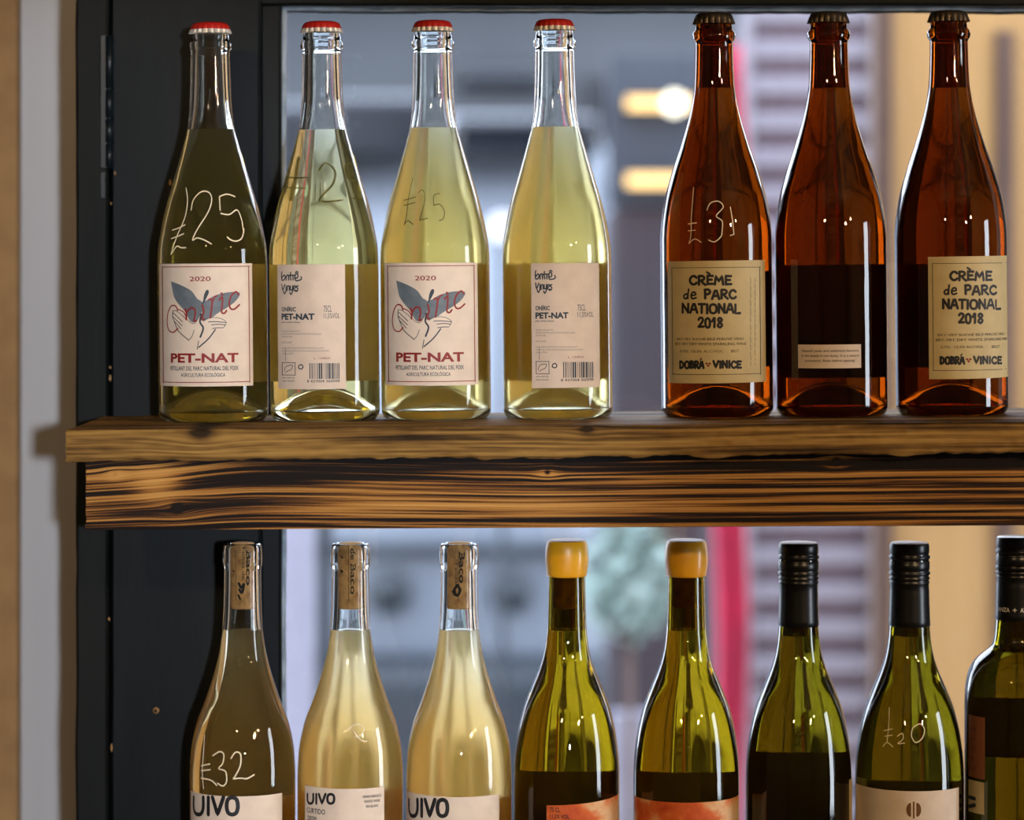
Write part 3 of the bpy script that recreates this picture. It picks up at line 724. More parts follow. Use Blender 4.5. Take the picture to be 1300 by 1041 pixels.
def back_label(B, dx, dy, x1=438.5):
    fl = B.paper(353+dx, x1+dx, 335.5+dy, 494+dy, 'paper_pink', label='cream printed back label with barcode')
    p = Print(B)
    cur = [[(52,92),(48,120),(50,155)],[(50,140),(68,118),(78,132),(66,156),(50,156)],[(84,158),(86,126),(100,118),(104,156)],[(118,98),(116,130),(122,156)],[(106,122),(134,118)],[(138,156),(138,124),(154,118)],[(150,140),(172,138),(172,108),(156,112),(152,140),(160,160),(184,158),(202,148),(198,130)],[(156,98),(166,90),(176,98)],
           [(50,188),(58,232),(74,190)],[(84,200),(84,236)],[(92,238),(94,204),(108,206),(108,236)],[(116,202),(118,232),(132,228),(134,200)],[(134,200),(134,240),(122,268),(112,252)],[(140,222),(156,214),(150,200),(140,212),(146,236),(160,236)],[(176,202),(162,206),(174,224),(170,240),(158,246)],[(62,240),(72,262),(84,240)]]
    for st in cur: p.ribbon(q5(dx, dy, st), 1.6)
    p.text('ONÍRIC', 358+dx, 376+dx, 388.5+dy, 395.5+dy, .03)
    p.text('PET-NAT', 358+dx, 399.5+dx, 398+dy, 406+dy, .045)
    p.text('75CL', 411+dx, 421+dx, 388+dy, 396+dy, 0); p.text('11,5%VOL', 411+dx, 431+dx, 397.5+dy, 405+dy, 0)
    p.scribble(358+dx, 381+dx, 408.6+dy, 409.8+dy, 1, .8)
    for k, (yy, xe) in enumerate(((420.5, 380), (424, 411), (427.5, 371), (434.8, 374), (442, 412), (445.5, 420), (449, 376))):
        p.scribble(358.5+dx, xe+dx, yy-1+dy, yy+.9+dy, 10+k, .5)
    p.rect(362.5+dx, 363+dx, 442+dy, 458+dy)
    p.frame(358.5+dx, 375.5+dx, 460+dy, 476.5+dy, .8)
    p.ribbon([(361.5+dx, 471.5+dy), (363+dx, 466+dy), (367+dx, 464+dy), (372+dx, 464+dy), (370+dx, 469+dy), (365.5+dx, 471+dy), (363+dx, 473+dy)], .8)
    p.ribbon([(379+dx, 467+dy), (380+dx, 464+dy), (383+dx, 463+dy), (385+dx, 466+dy), (382.5+dx, 468.5+dy), (379+dx, 467+dy)], 1.4)
    p.scribble(359+dx, 374+dx, 479+dy, 480.2+dy, 31, .7); p.scribble(359+dx, 375+dx, 483+dy, 484.2+dy, 32, .7)
    r = random.Random(5); x = 393.0
    while x < 431:
        w_ = r.choice((.6, .6, 1.2, 1.9)); p.rect(x+dx, x+w_+dx, 461+dy, 481+dy); x += w_+r.choice((.7, .9, 1.5))
    p.text('8 437004 360098', 390+dx, 431+dx, 482+dy, 485.5+dy, .01)
    p.build('lettering', M['ink_blue'], fl, 'dark print with barcode')
    p = Print(B); p.text('L. 130820', 399+dx, 419+dx, 453.5+dy, 456+dy, 0); p.build('lettering', M['ink_red'], fl, 'small red batch number')
def far_label(B, y0, y1, mat='paper', half=1.15, mid=0, name='back_label', lab='back of the far side label seen through the wine'):
    return B.paper(0, 0, y0, y1, mat, name, lab, angles=(PI+mid-half, PI+mid+half))

# ------------------------------------------------------------------ upper row: four clear, three amber
b1 = Bottle(271.5, 'sparkling', 'clear bottle marked £25 in front of the dark frame, far left of upper shelf', 'clear', 'lemon', 165, UP)
b1.crown('cap_red', 'cap_steel', 'red crown cap with bare metal teeth')
bird_label(b1, 0, 0); far_label(b1, 336, 490, 'paper_pink', .95, .15)
k1 = lambda L: [(180+x/3.47, y/3.47) for x, y in L]; k2 = lambda L: [(180+x/3.718, 280+y/3.718) for x, y in L]
b1.price([k1([(195,828),(202,880),(195,940),(180,985)])+k2([(172,60),(150,120),(138,160)]), k2([(138,160),(165,122),(185,128),(208,128)]), k2([(145,45),(175,35),(205,20)]), k2([(140,85),(175,72),(198,62)]),
          k1([(218,925),(228,880),(262,845),(296,848),(308,880),(292,935)])+k2([(262,42),(240,92),(262,82),(296,92),(328,110)]), k1([(345,925),(342,866)]), k1([(342,866),(375,855),(410,866)]), k1([(348,940),(385,945),(420,925),(440,970),(446,1010)])+k2([(482,40),(472,82),(446,97),(418,90),(404,78)])], 1.5)
b2 = Bottle(413, 'sparkling', 'clear bottle of lemon wine showing its back label, beside the £25 bottle at far left', 'clear', 'lemon', 165.5, UP)
b2.crown('cap_red', 'cap_steel', 'red crown cap with bare metal teeth')
back_label(b2, 0, 0); far_label(b2, 336, 488, 'paper', 1.0, 0, 'front_label', 'bird label on the far side')
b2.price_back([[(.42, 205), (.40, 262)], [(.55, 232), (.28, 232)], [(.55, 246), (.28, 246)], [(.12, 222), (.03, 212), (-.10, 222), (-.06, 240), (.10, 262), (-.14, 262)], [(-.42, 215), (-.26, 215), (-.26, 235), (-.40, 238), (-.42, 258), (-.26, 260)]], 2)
b3 = Bottle(554, 'sparkling', 'clear bottle with bird label and £25 in front of the window pane, upper shelf', 'clear', 'lemon_cloudy', 163, UP)
b3.crown('cap_red', 'cap_steel', 'red crown cap with bare metal teeth')
bird_label(b3, 286, -1); far_label(b3, 335, 488, 'paper_pink', .95, .1)
k3 = lambda L: [(470+x/3.47, y/3.47) for x, y in L]
b3.price([k3([(188,785),(178,830),(168,880),(160,950),(150,990)]), k3([(150,990),(165,972),(188,988)]), k3([(150,882),(200,868)]), k3([(150,905),(198,892)]), k3([(212,850),(228,836),(242,858),(236,905),(218,970)]), k3([(218,970),(252,962)]), k3([(306,852),(280,862),(280,905)]), k3([(280,905),(306,900),(326,930),(322,962),(305,972)])], 1.3, 'pen', 'hand-written price in pen, coloured dark olive as if backlit')
b4 = Bottle(708.5, 'sparkling', 'clear bottle of cloudy lemon wine with cream back label, just left of the amber bottles', 'clear', 'lemon_cloudy', 162, UP)
b4.crown('cap_red', 'cap_steel', 'red crown cap with bare metal teeth')
back_label(b4, 322, -1.5, 438.8); far_label(b4, 334, 487, 'paper', 1.0, -.1, 'front_label', 'bird label on the far side')
def creme(B, dx, dy, x1=971.5):
    fl = B.paper(848.5+dx, x1+dx, 331+dy, 486.5+dy, 'paper_cream', label='cream front label with black brush lettering', skew=.0005)
    p = Print(B); Q = lambda x, y: (840+x/6.124+dx, 320+y/6.124+dy)
    def L(t, x0, x1_, y0, y1, w_=3.2, **k): a = Q(x0, y0); b = Q(x1_, y1); p.hand(t, a[0], b[0], a[1], b[1], w_, **k)
    L('CREME', 218, 540, 185, 252, jit=.05); p.ribbon([Q(352,156), Q(374,170)], 2.6)
    L('de', 170, 268, 290, 362, 2.3); L('PARC', 332, 575, 295, 362, jit=.05)
    L('NATIONAL', 160, 608, 405, 474, jit=.05, gap=.13); L('2018', 284, 474, 512, 585, 3.1, jit=.03)
    L('DOBRA', 143, 328, 850, 902, 2.9, jit=.04); p.ribbon([Q(300,840), Q(312,826)], 1.5); L('VINICE', 402, 616, 848, 900, 2.9, jit=.04)
    for (x0, x1_, y0, y1, t) in ((122, 636, 662, 686, 'BRY-VRY SUCHÉ BÍLÉ PERLIVÉ VÍNO'), (108, 656, 704, 726, 'BRY-VRY DRY WHITE SPARKLING WINE'), (146, 476, 762, 784, '0,75L  13,5% ALC/VOL'), (540, 600, 758, 780, 'BRUT')):
        a = Q(x0, y0); b = Q(x1_, y1); p.text(t, a[0], b[0], a[1], b[1], -.002)
    a = Q(84, 118); b = Q(766, 954); p.frame(a[0], b[0], a[1], b[1], .7)
    p.build('lettering', M['ink'], fl, 'black brush lettering')
    p = Print(B, .00044)
    for x, y in ((350, 866), (374, 866), (362, 882)): p.ribbon([Q(x-3, y), Q(x+3, y+2)], 2.4)
    p.build('lettering', M['ink_red'], fl, 'three small red dots')
    return fl, Q
b5 = Bottle(911, 'amber', 'amber bottle marked £31 with brush lettered cream label, leftmost of three amber ones', 'amber', 'dark_wine', 112.5, UP)
b5.crown('cap_dark', 'cap_dark', 'dark bronze crown cap')
fl, Q = creme(b5, 0, 0)
p = Print(b5)
for x in (688, 722): 
    y = 200
    while y < 880:
        e = min(880, y+random.uniform(20, 60)); p.ribbon([Q(x, y), Q(x+3, e)], .5); y = e+14
p.build('lettering', M['ink_blue'], fl, 'tiny sideways print')
far_label(b5, 345, 470, 'paper_cream', .8)
k5 = lambda L: [(820+x/2.708, y/2.708) for x, y in L]; k6 = lambda L: [(820+x/2.708, 290+y/2.708) for x, y in L]
b5.price([k5([(210,722),(222,698),(250,692),(266,712),(242,742),(262,760),(262,795)])+k6([(258,28),(236,46),(216,40)]), k5([(290,712),(298,760),(302,800)])+k6([(303,20),(290,24)]), k5([(164,645),(160,700),(156,750),(156,790)]), k5([(146,770),(174,766)])], 1.2, label='hand-written price reading £31')
b5.price([k6([(146,8),(170,6)]), k6([(156,0),(154,30),(148,52)]), k6([(148,52),(168,36),(190,48)])], .9)
b6 = Bottle(1056.5, 'amber', 'amber bottle with one small pale sticker low on it, middle of three amber ones', 'amber', 'dark_wine', 112.5, UP)
b6.crown('cap_dark', 'cap_dark', 'dark bronze crown cap')
fl = b6.paper(1013.5, 1093, 437.5, 467.5, 'paper_pink', 'sticker', 'small pale sticker with three lines of print')
p = Print(b6)
p.text('Natural yeast and sediment bacteria', 1018, 1090, 443.6, 447.8, .004); p.text('in the bottle is not faulty. It is a natural', 1018, 1090, 450, 454, .004); p.text('occurrence. Shake before opening!', 1022, 1085, 456.2, 460.4, .004)
p.build('lettering', M['ink'], fl, 'three lines of small dark print')
far_label(b6, 336, 484, 'paper_cream', 1.1, 0, 'front_label')
b7 = Bottle(1209, 'amber', 'amber bottle with brush lettered cream label and no price, rightmost on upper shelf', 'amber', 'dark_wine', 112, UP)
b7.crown('cap_dark', 'cap_dark', 'dark bronze crown cap')
creme(b7, 330.5, -5.5, 948)
far_label(b7, 335, 470, 'paper_cream', .8, .3)
# ------------------------------------------------------------------ lower row
def cork(B, txt, rot=-1, x0=0, x1=0):
    o = lathe('cork', [([(0, 1), (18.0*S, 1*S)][::1] if 0 else [(0, 408*S), (14.2*S, 408*S), (15.2*S, 410*S), (15.2*S, 489*S), (14.4*S, 491*S), (9*S, 492*S), (0, 492*S)], 0, 0)], M['cork'], B.root, 48)
    o['label'] = 'printed natural cork'
    # print wrapped on the cork itself
    class K: pass
    K = type('K', (), {})(); K.r0 = 15.22*S
    def inv(px, py): 
        lx = (px-B.cx)*S*.72; return math.asin(max(-.98, min(.98, lx/K.r0))), (EYE-(py-335)*S*.992)-B.base.z
    K.inv = inv; K.surf = lambda a, h, e: ((K.r0+e)*math.sin(a), -(K.r0+e)*math.cos(a), h)
    return o, Print(K, .00004)
b8 = Bottle(308, 'cork', 'clear corked bottle of golden wine marked £32, leftmost on lower shelf', 'clear', 'gold', 799, LOW, False)
o, p = cork(b8, ''); p.text('Folias de', 309, 314, 697, 737, .0, rot=-1); p.text('Baco', 315, 322, 700, 745, .03, rot=-1)
p.ribbon([(304,742),(308,748),(312,742),(309,754),(305,750)], 3); p.ribbon([(303,757),(306,762)], 2.4); p.ribbon([(295,725),(297,727)], 1.6); p.ribbon([(299,700),(299.4,764)], .5)
p.build('lettering', M['ink'], o, 'dark print on the cork')
fl = b8.paper(242.5, 358, 1011, 1110, 'paper', label='cream front label with bold black letters'); p = Print(b8); p.hand('UIVO', 245, 303, 1012, 1034, 5, gap=.14); p.build('lettering', M['ink'], fl, 'bold black lettering')
far_label(b8, 1030, 1110, 'paper', 1.3)
kk = lambda L: [(220+x/2.807, 670+y/2.807) for x, y in L]
b8.price([kk([(112,740),(108,800),(104,870),(108,930)]), kk([(100,848),(130,842)]), kk([(100,866),(132,862)]), kk([(100,892),(135,900),(155,918)]), kk([(142,812),(165,798),(180,808),(176,840),(162,858),(186,868),(190,905),(176,920),(158,910)]), kk([(206,822),(222,800),(240,808),(238,850),(215,895)]), kk([(215,895),(240,892),(262,894),(288,880)])], 1.7, label='hand-written price reading £32')
b9 = Bottle(444.8, 'cork', 'clear corked bottle of cloudy golden wine with wide small-print label, second on lower shelf', 'clear', 'gold_cloudy', 799, LOW, False)
o, p = cork(b9, ''); p.text('Baco', 446, 454, 716, 756, .02, rot=-1); p.text('de', 446, 453, 698, 712, .02, rot=-1); p.ribbon([(443,696),(443.4,764)], .6); p.ribbon([(431,725),(434,727),(431,728)], 2); p.ribbon([(432,708),(434,710)], 1.8)
p.build('lettering', M['ink'], o, 'dark print on the cork')
fl = b9.paper(387.5, 487.5, 1001.5, 1100, 'paper', label='cream front label'); p = Print(b9)
p.hand('UIVO', 390, 425, 1008, 1020, 3.3, gap=.14); p.text('CURTIDO', 390, 413, 1026.5, 1033, .015); p.text('2020', 391, 402, 1036, 1042, .015)
for k, t in enumerate(('VINHO BRANCO', 'WHITE WINE', 'VIN BLANC')): p.text(t, 460+k*2, 484-k*2, 1009+k*6.2, 1012.5+k*6.2, .015)
p.build('lettering', M['ink'], fl, 'black lettering')
far_label(b9, 1020, 1110, 'paper', 1.1, .2)
b9.price([kk([(622,722),(650,700),(680,712),(668,740),(645,745)]), kk([(640,722),(668,756),(690,760)])], 1.1, label='faint hand-written price')
b10 = Bottle(582.7, 'cork', 'clear corked bottle of cloudy golden wine with bold-lettered label, left of yellow-sealed bottles', 'clear', 'gold_cloudy', 799, LOW, False)
o, p = cork(b10, ''); p.text('Folias', 577, 582, 716, 742, .0, rot=-1); p.text('Baco', 583, 592, 702, 742, .03, rot=-1); p.ribbon([(579,744),(585,750),(580,758),(576,750),(582,744)], 3); p.ribbon([(573,752),(576,757)], 2.2); p.ribbon([(582,700),(582.3,764)], .6)
p.build('lettering', M['ink'], o, 'dark print on the cork')
fl = b10.paper(516.5, 633.5, 1012, 1110, 'paper', label='cream front label with bold black letters'); p = Print(b10); p.hand('UIVO', 518.5, 569, 1015, 1036, 5, gap=.12); p.build('lettering', M['ink'], fl, 'bold black lettering')
far_label(b10, 1030, 1110, 'paper', 1.1)
# ---- watercolour labels on the wax-sealed bottles
def watercolour():
    m, nt, out = newmat('orange_watercolour_paper'); b = N(nt, 'ShaderNodeBsdfPrincipled'); b.inputs['Roughness'].default_value = .65
    tc = N(nt, 'ShaderNodeTexCoord'); nz = N(nt, 'ShaderNodeTexNoise'); nz.inputs['Scale'].default_value = 26; nz.inputs['Detail'].default_value = 5; nz.inputs['Distortion'].default_value = .6
    nt.links.new(tc.outputs['Object'], nz.inputs['Vector'])
    r = ramp(nt, nz.outputs[0], [(.36, lin((196, 66, 30))), (.48, lin((226, 112, 50))), (.56, lin((236, 190, 140))), (.66, lin((238, 222, 196)))])
    nt.links.new(r.outputs[0], b.inputs['Base Color']); nt.links.new(b.outputs[0], out.inputs[0]); return m
M['wcol'] = watercolour()
def wax(B):
    t = [(23.6, 448.5), (24.9, 449), (25.5, 451), (26.4, 458), (27.3, 467), (27.4, 475), (26.8, 484), (25.4, 490.5), (23.6, 493.6)]
    topd = [(23.6, 493.6), (21, 495), (12, 493.8), (0, 493.6)]
    def fl(r, z, a): return r*(1+.006*math.sin(3*a+z*300)+.004*math.sin(5*a))
    k = lambda L: [(r*S, h*S) for r, h in L]
    o = lathe('wax_seal', [(k(t), 0, 0), (k(topd), 1, 0)], [M['wax'], M['wax_worn']], B.root, 64, fl); o['label'] = 'yellow wax seal with scuffed top'
    c = lathe('cork', [(k([(0, 409), (17, 409), (17.6, 411), (17.6, 483), (0, 484)]), 0, 0)], M['cork'], B.root, 40)
b11 = Bottle(719.5, 'burgundy', 'olive bottle with yellow wax seal and strength printed on label, left of its twin', 'olive', 'straw', 799, LOW, False)
wax(b11)
fl = b11.paper(694, 784.5, 1020, 1110, 'wcol', label='orange and cream watercolour label', skew=.004); p = Print(b11)
p.text('75 CL', 698.5, 711, 1025, 1031, .015); p.text('11,5% VOL', 698.5, 723, 1034, 1040, .015); p.build('lettering', M['ink'], fl, 'small black print')
far_label(b11, 998, 1110, 'paper_brown', 1.4)
b12 = Bottle(871.2, 'burgundy', 'olive bottle with yellow wax seal and plain orange label, beside the screw-capped bottles', 'olive', 'straw', 799, LOW, False)
wax(b12)
fl = b12.paper(805.5, 937.5, 1019, 1110, 'wcol', label='orange and cream watercolour label', skew=.001)
far_label(b12, 999, 1110, 'paper_brown', 1.3)
def screw(B, top, sleeve_bot, R=25.6, txt=False):
    """aluminium screw cap: flat top, knurled band, beads and a plain skirt; heights in pixels above the base"""
    t = top
    pr = [(B.radius(h_*S)/S+.25+min(.5, (h_-sleeve_bot)), h_) for h_ in [sleeve_bot, sleeve_bot+.6]+[sleeve_bot+(B.hbody-4-sleeve_bot)*i_/8 for i_ in range(1, 9)] if h_ < t-54] + [(24.5, t-53), (25.4, t-51), (25.4, t-49.5), (24.0, t-48), (25.9, t-45.5), (25.9, t-44.4), (24.0, t-42.4), (26.3, t-39.4), (26.2, t-37.6), (24.4, t-35.6), (25.6, t-34), (25.6, t-24), (24.0, t-22.0), (26.1, t-19.6), (26.1, t-17), (24.0, t-15), (25.2, t-13), (25.2, t-5.5), (24.8, t-2.6), (24.0, t-.8)]
    def fl(r, z, a):
        H = t-z/S
        return r+(.55*S*(1 if math.sin(40*a) > 0 else -1) if 24 < H < 33.5 else 0)
    k = lambda L: [(r*S, h*S) for r, h in L]
    o = lathe('screw_cap', [(k(pr), 0, 0), (k([(24.0, t-.8), (22.6, t+.2), (0, t+.5)]), 1, 0)], [M['cap_black'], M['cap_worn'] if not txt else M['cap_black']], B.root, 240, fl)
    o['label'] = 'black ribbed screw cap with long plain skirt'; return o
b13 = Bottle(1013.8, 'burgundy', 'green screw-capped bottle without a price or front label, right of the yellow-sealed pair', 'green', 'straw', 806, LOW, False)
screw(b13, 491.5, 386)
far_label(b13, 976, 1110, 'paper_brown', 1.25, -.25)
b13.paper(1074.5, 1080, 997, 1110, 'paper_cream', 'front_label', 'pale edge of a label turned away', angles=(1.15, 1.6))
b14 = Bottle(1154.5, 'burgundy', 'green screw-capped bottle with round emblem label and chalk price, second from right below', 'green', 'straw', 806, LOW, False, rscale=1.025)
screw(b14, 491.5, 386)
fl = b14.paper(1086, 1217, 1004.5, 1110, 'paper', label='off-white label with small round emblem'); p = Print(b14)
import itertools
for sgn in (-1, 1):
    arc = [(1160+sgn*(3.2+6.2*math.sin(t)), 1028-9.3*math.cos(t)) for t in [PI*i/10 for i in range(1, 10)]]
    p.poly([(1160+sgn*3.4, 1019.5)]+arc+[(1160+sgn*3.4, 1036.5)], False)
p.rect(1159, 1161, 1017.5, 1039)
p.build('lettering', M['ink_gold'], fl, 'round bronze emblem')
kl = lambda L: [(1050+x/2.804, 670+y/2.804) for x, y in L]
b14.price([kl([(305,712),(300,740),(315,764),(338,750),(347,718),(330,698),(305,712)]), kl([(222,640),(220,700),(214,760)]), kl([(204,722),(232,716)]), kl([(206,742),(232,738)]), kl([(200,778),(214,764),(234,780)]), kl([(250,742),(268,732),(270,752),(252,768),(276,766)])], 1.2, label='hand-written chalk price')
far_label(b14, 1010, 1110, 'paper', 1.1)
b15 = Bottle(1290, 'bordeaux', 'square-shouldered green bottle with dark band, cut by the right edge', 'green', 'straw', 826, LOW, False)
screw(b15, 499, 394, txt=True)
class Sl: pass
o = b15.root.children[-1]
K = type('K', (), {})(); K.r0 = b15.radius(404*S)+.9*S
K.inv = lambda px, py: (math.asin(max(-.98, min(.98, (px-1290)*S*.99/K.r0))), (EYE-(py-335)*S*.99)-b15.base.z)
K.surf = lambda a, h, e: ((K.r0+e)*math.sin(a), -(K.r0+e)*math.cos(a), h)
p = Print(K, .0001); p.text('ANZA', 1265.5, 1278, 773.5, 779, .02); p.text('AZ', 1291, 1299, 773.5, 779, .02)
p.ribbon([(1284, 774), (1284, 778.5)], 1.1); p.ribbon([(1281.8, 776.2), (1286.2, 776.2)], 1.1); p.build('lettering', M['ink_light'], o, 'white capital letters round the cap skirt')
b15.paper(0, 0, 914, 993, 'paper_brown', 'side_label', 'brown edge of a wrapped label', angles=(-1.30, -.80))
b15.paper(0, 0, 997, 1038, 'paper_cream', 'side_label', 'cream lower edge of a wrapped label', angles=(-1.30, -.82))
p = Print(b15); p.ribbon([(1231.5, 1012), (1238, 1014)], 5); p.ribbon([(1231.5, 1024), (1238, 1022)], 5); p.build('lettering', M['ink_blue'], b15.root, 'small dark picture on the lower label')
p = Print(b15)
for yy in (925, 938, 950, 962, 975): p.scribble(1231, 1240, yy-1, yy+2, yy, .8)
p.build('lettering', M['ink'], b15.root, 'small dark print on the brown label')
far_label(b15, 902, 978, 'paper_brown', 1.2)

# ------------------------------------------------------------------ beyond the window (all out of focus)
E = {}
K_ = .50
_pr = principled
def principled(name, col, rough=.6, **k):
    if k.get('col2'): k['col2'] = tuple(c*K_ for c in k['col2'])
    return _pr(name, tuple(c*K_ for c in col), rough, **k)
E['pave'] = principled('pale_paving', (380, 376, 370), .8, col2=(340, 338, 334), nscale=5)
E['van'] = principled('pale_grey_vehicle_paint', (205, 214, 228), .35, col2=(190, 200, 216), nscale=2)
E['vanw'] = principled('dark_vehicle_glass', (30, 36, 48), .12)
E['slate'] = principled('dark_slate_plastic', (50, 64, 76), .5)
E['slateb'] = principled('blue_grey_panel', (84, 92, 108), .6, col2=(58, 66, 84), nscale=3)
E['fac'] = principled('mauve_grey_render', (116, 120, 126), .8, col2=(86, 92, 100), nscale=1.2)
E['mar'] = principled('maroon_brick', (84, 50, 56), .8, col2=(58, 42, 52), nscale=2.5)
E['red'] = principled('crimson_cloth', (360, 44, 124), .7, col2=(310, 56, 118), nscale=9)
E['lilac'] = principled('pale_lilac_slat', (240, 226, 236), .6, col2=(214, 200, 216), nscale=6)
E['plum'] = principled('dusky_plum_slat', (120, 106, 118), .6, col2=(150, 86, 98), nscale=5)
E['door'] = principled('orange_tan_wood', (300, 222, 118), .55, col2=(276, 198, 100), nscale=3, stretch=(4, 1, .4))
E['door2'] = principled('brown_door_edge', (140, 88, 52), .6)
E['leaf'] = principled('pale_green_leaf', (300, 330, 312), .7, col2=(210, 250, 230), nscale=12)
E['pale'] = principled('off_white_board', (250, 242, 262), .6)
E['lamp'] = emit('warm_strip_lamp', (255, 208, 140), 3.2)
E['lampw'] = emit('white_lamp', (255, 246, 225), 4.5)
E['lampc'] = emit('cool_lamp', (225, 230, 255), 2.6)
tag(box('ground', -9, 9, WY+.2, 14, -.1, 0, E['pave']), 'grey pavement beyond the window', kind='structure')
# building across the way
Yf = 9.0
bl = empty('building', (P(560, 0, Yf).x, Yf, 0), 'mauve-grey rendered building front, blurred across the street', 'building')
off = bl.location
a = P(-900, 0, Yf).x; b = P(2300, 0, Yf).x
box('wall', a, b, Yf, Yf+.4, 0, 2.65, E['fac'], .01, bl, off)
pbox('window', 575, 700, 82, 116, Yf-.05, .1, E['vanw'], .03, bl, off)
pbox('window', 740, 1000, 96, 520, Yf-.05, .1, E['vanw'], .01, bl, off)
pbox('cornice', -900, 2300, -60, -30, Yf-.15, .3, E['plum'], .02, bl, off)
# parked vehicle
Yv = 6.4
vn = empty('parked_van', (P(500, 0, Yv).x, Yv, 0), 'pale grey vehicle, blurred, beyond the left half of the window', 'vehicle')
off = vn.location
def ring_body():
    bm = bmesh.new()
    prof = [(-.0, .42), (-.04, .62), (-.03, .95), (.06, 1.30), (.20, 1.62), (.34, 1.80), (.9, 1.86), (1.5, 1.80), (1.6, .42)]
    x0 = P(-420, 0, Yv).x-off.x; x1 = P(784, 0, Yv).x-off.x; secs = [(x0, 1), (x0+.1, 0), (x1-.14, 0), (x1-.04, .3), (x1, 1)]
    rows = []
    for x, t in secs:
        rows.append([bm.verts.new((x, y*(1-.12*t)+.06*t, (z-1)*(1-.06*t)+1)) for y, z in prof])
    for r0, r1 in zip(rows, rows[1:]):
        for i in range(len(prof)-1): bm.faces.new((r0[i], r1[i], r1[i+1], r0[i+1]))
        bm.faces.new((r0[-1], r1[-1], r1[0], r0[0]))
    bm.faces.new(rows[0]); bm.faces.new(rows[-1]); bmesh.ops.recalc_face_normals(bm, faces=bm.faces)
    bmesh.ops.bevel(bm, geom=bm.edges[:], offset=.03, segments=2, affect='EDGES')
    return from_bm('body', bm, E['van'], vn, True)
ring_body()
pbox('window', 420, 556, 120, 196, Yv+.12, .2, E['vanw'], .02, vn, off); pbox('window', 572, 762, 146, 200, Yv+.12, .2, E['vanw'], .02, vn, off); pbox('window', 200, 404, 130, 300, Yv+.12, .2, E['vanw'], .02, vn, off)
pbox('bumper', -400, 790, 838, 1060, Yv-.14, .4, E['slate'], .05, vn, off)
pbox('trim_strip', -400, 770, 690, 706, Yv-.07, .1, E['slate'], .008, vn, off)
for px in (492, 648):
    bm = bmesh.new(); c = P(px, 752, Yv-.08); cyl(bm, (c.x-off.x, c.z-off.z), .045, -.08, .05, 24, True, 'y'); from_bm('lamp_housing', bm, E['slate'], vn, True)
for px in (60, 560):
    bm = bmesh.new(); c = P(px, 0, Yv); cyl(bm, (c.x-off.x, .33-off.z), .33, .02, .24, 32, True, 'y'); from_bm('wheel', bm, E['slate'], vn, True)
# left upright board and post
tag(box('upright_board', P(340, 0, 4.6).x, P(398, 0, 4.6).x, 4.6, 4.63, 0, P(0, 640, 4.6).z, E['pale'], .004), 'pale lilac upright board blurred beside the left glazing bead, lower pane', 'board')
tag(box('post', P(402, 0, 4.7).x, P(420, 0, 4.7).x, 4.7, 4.74, 0, P(0, 600, 4.7).z, E['slate'], .004), 'dark slim post blurred beyond the lower left pane', 'post')
# maroon pillar
tag(box('brick_pillar', P(774, 0, 5.6).x, P(900, 0, 5.6).x, 5.6, 5.9, 0, P(0, 262, 5.6).z, E['mar'], .02), 'dark maroon pillar blurred between the lemon and amber bottles', 'pillar')
tag(box('shop_panel', P(772, 0, 5.6).x, P(898, 0, 5.6).x, 5.6, 5.66, P(0, 262, 5.6).z, P(0, 66, 5.6).z, E['slateb'], .004), 'blue-grey panel blurred behind the two warm strip lamps', 'panel')
# lamps
def strip(px0, px1, py, Y, mat, lab, r=.011):
    t = empty('strip_lamp', P((px0+px1)/2, py, Y), lab, 'lamp', 'warm strip lamps beyond the window'); L = (px1-px0)/F*Y/2
    bm = bmesh.new(); r_ = bmesh.ops.create_cone(bm, cap_ends=True, segments=20, radius1=r, radius2=r, depth=2*L)
    for v in r_['verts']: v.co = Vector((v.co.z, v.co.y, v.co.x))
    from_bm('tube', bm, mat, t, True)
    bm = bmesh.new(); bx(bm, -L-.01, L+.01, .02, .05, -.008, .02, .004); from_bm('housing', bm, E['slate'], t)
    for sx in (-1, 1):
        bm = bmesh.new(); bx(bm, sx*(L+.004)-.005, sx*(L+.004)+.005, -.012, .03, -.012, .012, .002); from_bm('end_cap', bm, E['slate'], t)
    return t
strip(795, 880, 131, 5.55, E['lamp'], 'upper of two warm strip lamps glowing left of the £31 amber bottle')
strip(795, 868, 229, 5.55, E['lamp'], 'lower of two warm strip lamps glowing left of the £31 amber bottle')
def ball(name, px, py, Y, r, mat, lab, cat, stand=False):
    t = empty(name, P(px, py, Y), lab, cat)
    bm = bmesh.new(); bmesh.ops.create_uvsphere(bm, u_segments=24, v_segments=14, radius=r); from_bm('globe', bm, mat, t, True)
    bm = bmesh.new()
    if stand: cyl(bm, (0, .0), .007, -t.location.z, -r*.9, 12)
    else: bx(bm, -.012, .012, r*.6, 5.6-Y, -.012, .012, .002)
    from_bm('stand' if stand else 'fitting', bm, E['slate'], t, True)
    return t
ball('globe_lamp', 856, 131, 5.50, .020, E['lampw'], 'bright white globe glowing in front of the upper strip lamp', 'lamp')
ball('globe_lamp', 638, 288, 5.6, .026, E['lampc'], 'cool white globe light between the two cloudy lemon bottles', 'lamp', True)
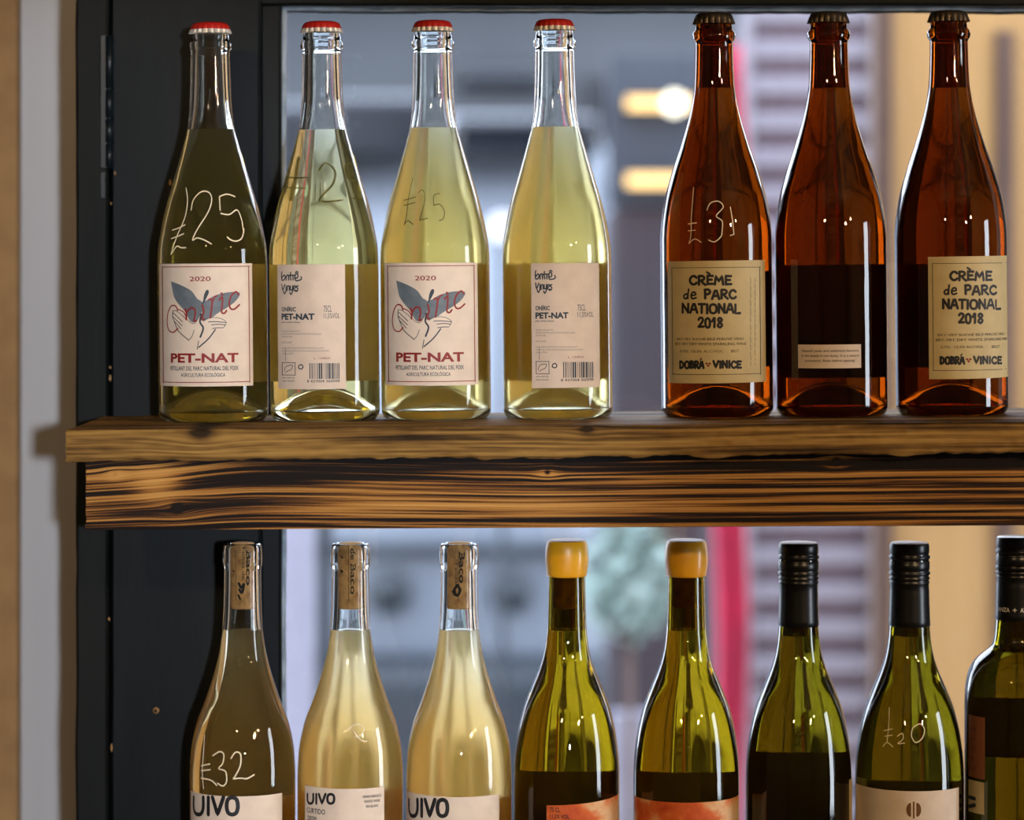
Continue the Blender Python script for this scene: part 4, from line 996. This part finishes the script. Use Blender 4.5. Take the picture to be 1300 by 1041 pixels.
# red banner: hanging folded cloth on a pole
def banner():
    Y = 5.0; t = empty('banner', P(925, 0, Y)*1, 'crimson hanging cloth banner blurred left of the pale slatted shutter', 'banner'); t.location.z = 0
    bm = bmesh.new(); x0 = P(906, 0, Y).x-t.location.x; x1 = P(944, 0, Y).x-t.location.x; zt = 1.86; rows = []
    for i in range(17):
        row = []
        for j in range(33):
            z = .25+(zt-.25)*j/32; row.append(bm.verts.new((x0+(x1-x0)*i/16+.006*math.sin(z*9), .010*math.sin(i*1.3+z*2), z)))
        rows.append(row)
    for a_, b_ in zip(rows, rows[1:]):
        for j in range(32): bm.faces.new((a_[j], b_[j], b_[j+1], a_[j+1]))
    o = from_bm('cloth', bm, E['red'], t, True); md = o.modifiers.new('thick', 'SOLIDIFY'); md.thickness = .003
    bm = bmesh.new(); cyl(bm, (0, .03), .010, 0, zt+.03); from_bm('pole', bm, E['slate'], t, True)
banner()
# slatted shutter
Ys = 5.2
sh = empty('slatted_shutter', (P(1030, 0, Ys).x, Ys, 0), 'pale lilac and plum slatted shutter blurred behind the amber bottles', 'shutter')
off = sh.location; x0 = P(955, 0, Ys).x-off.x; x1 = P(1106, 0, Ys).x-off.x; z = .30; k = 0
me_s = {}
while z < 1.97:
    for key in ('lilac', 'plum'):
        h = .036 if key == 'lilac' else .024
        if key not in me_s:
            bm = bmesh.new(); bx(bm, x0, x1, -.012 if key == 'lilac' else 0, .01, 0, h, .003, 1); me = bpy.data.meshes.new('slat'); bm.to_mesh(me); bm.free(); me.materials.append(E[key]); me_s[key] = me
        o = bpy.data.objects.new('slat', me_s[key]); C.objects.link(o); o.parent = sh; o.location = (0, 0, z); z += h+.001
bm = bmesh.new(); bx(bm, x0-.02, x0, -.015, .02, 0, 1.98, .003); from_bm('side_rail', bm, E['lilac'], sh)
bm = bmesh.new(); bx(bm, x1, x1+.03, -.03, .02, 0, 1.98, .003); from_bm('side_rail', bm, E['door2'], sh)
# tan door at right
Yd = 4.2
dr = empty('wooden_door', (P(1300, 0, Yd).x, Yd, 0), 'orange-tan wooden door panel blurred beyond the right of the window', 'door'); off = dr.location
box('door_panel', P(1128, 0, Yd).x, P(2150, 0, Yd).x, Yd, Yd+.04, 0, 1.98, E['door'], .003, dr, off)
box('stile', P(1108, 0, Yd).x, P(1132, 0, Yd).x, Yd-.015, Yd+.05, 0, 2.0, E['door2'], .003, dr, off)
box('moulding', P(1262, 0, Yd).x, P(1286, 0, Yd).x, Yd-.012, Yd+.01, 0, P(0, 40, Yd).z, E['door2'], .003, dr, off)
box('moulding', P(1128, 0, Yd).x, P(2150, 0, Yd).x, Yd-.02, Yd+.01, P(0, 610, Yd).z, P(0, 590, Yd).z, E['door2'], .003, dr, off)
# pale shrub
def shrub():
    Y = 4.6; c = P(800, 735, Y); t = empty('potted_shrub', (c.x, Y, 0), 'pale green-white shrub blurred between the two yellow-sealed bottles', 'plant')
    bm = bmesh.new(); r = random.Random(3)
    for k in range(420):
        d = Vector((r.gauss(0, 1), r.gauss(0, 1), r.gauss(0, 1))).normalized()*r.random()**.4
        p_ = Vector((d.x*.080, d.y*.07, c.z+d.z*.100)); nrm = (d+Vector((r.gauss(0, .5), r.gauss(0, .5), r.gauss(0, .5)))).normalized()
        u = nrm.orthogonal().normalized(); v = nrm.cross(u); l = r.uniform(.012, .02); w_ = l*.5
        q = [p_-u*l, p_-v*w_+nrm*.002, p_+u*l, p_+v*w_+nrm*.002]; bm.faces.new([bm.verts.new(x) for x in q])
    o = from_bm('foliage', bm, E['leaf'], t); o['kind'] = 'stuff'
    bm = bmesh.new(); cyl(bm, (0, 0), .006, .28, c.z); from_bm('stem', bm, E['door2'], t, True)
    lathe('pot', [([(0, 0), (.07, 0), (.095, .26), (.105, .26), (.105, .30), (.09, .30), (.088, .27), (0, .27)], 0, 0)], E['mar'], t, 32)
shrub()
tag(box('signboard', P(776, 0, 4.9).x, P(836, 0, 4.9).x, 4.9, 4.93, 0, P(0, 905, 4.9).z, E['pale'], .004), 'pale lilac board blurred low between the yellow-sealed bottles', 'board')
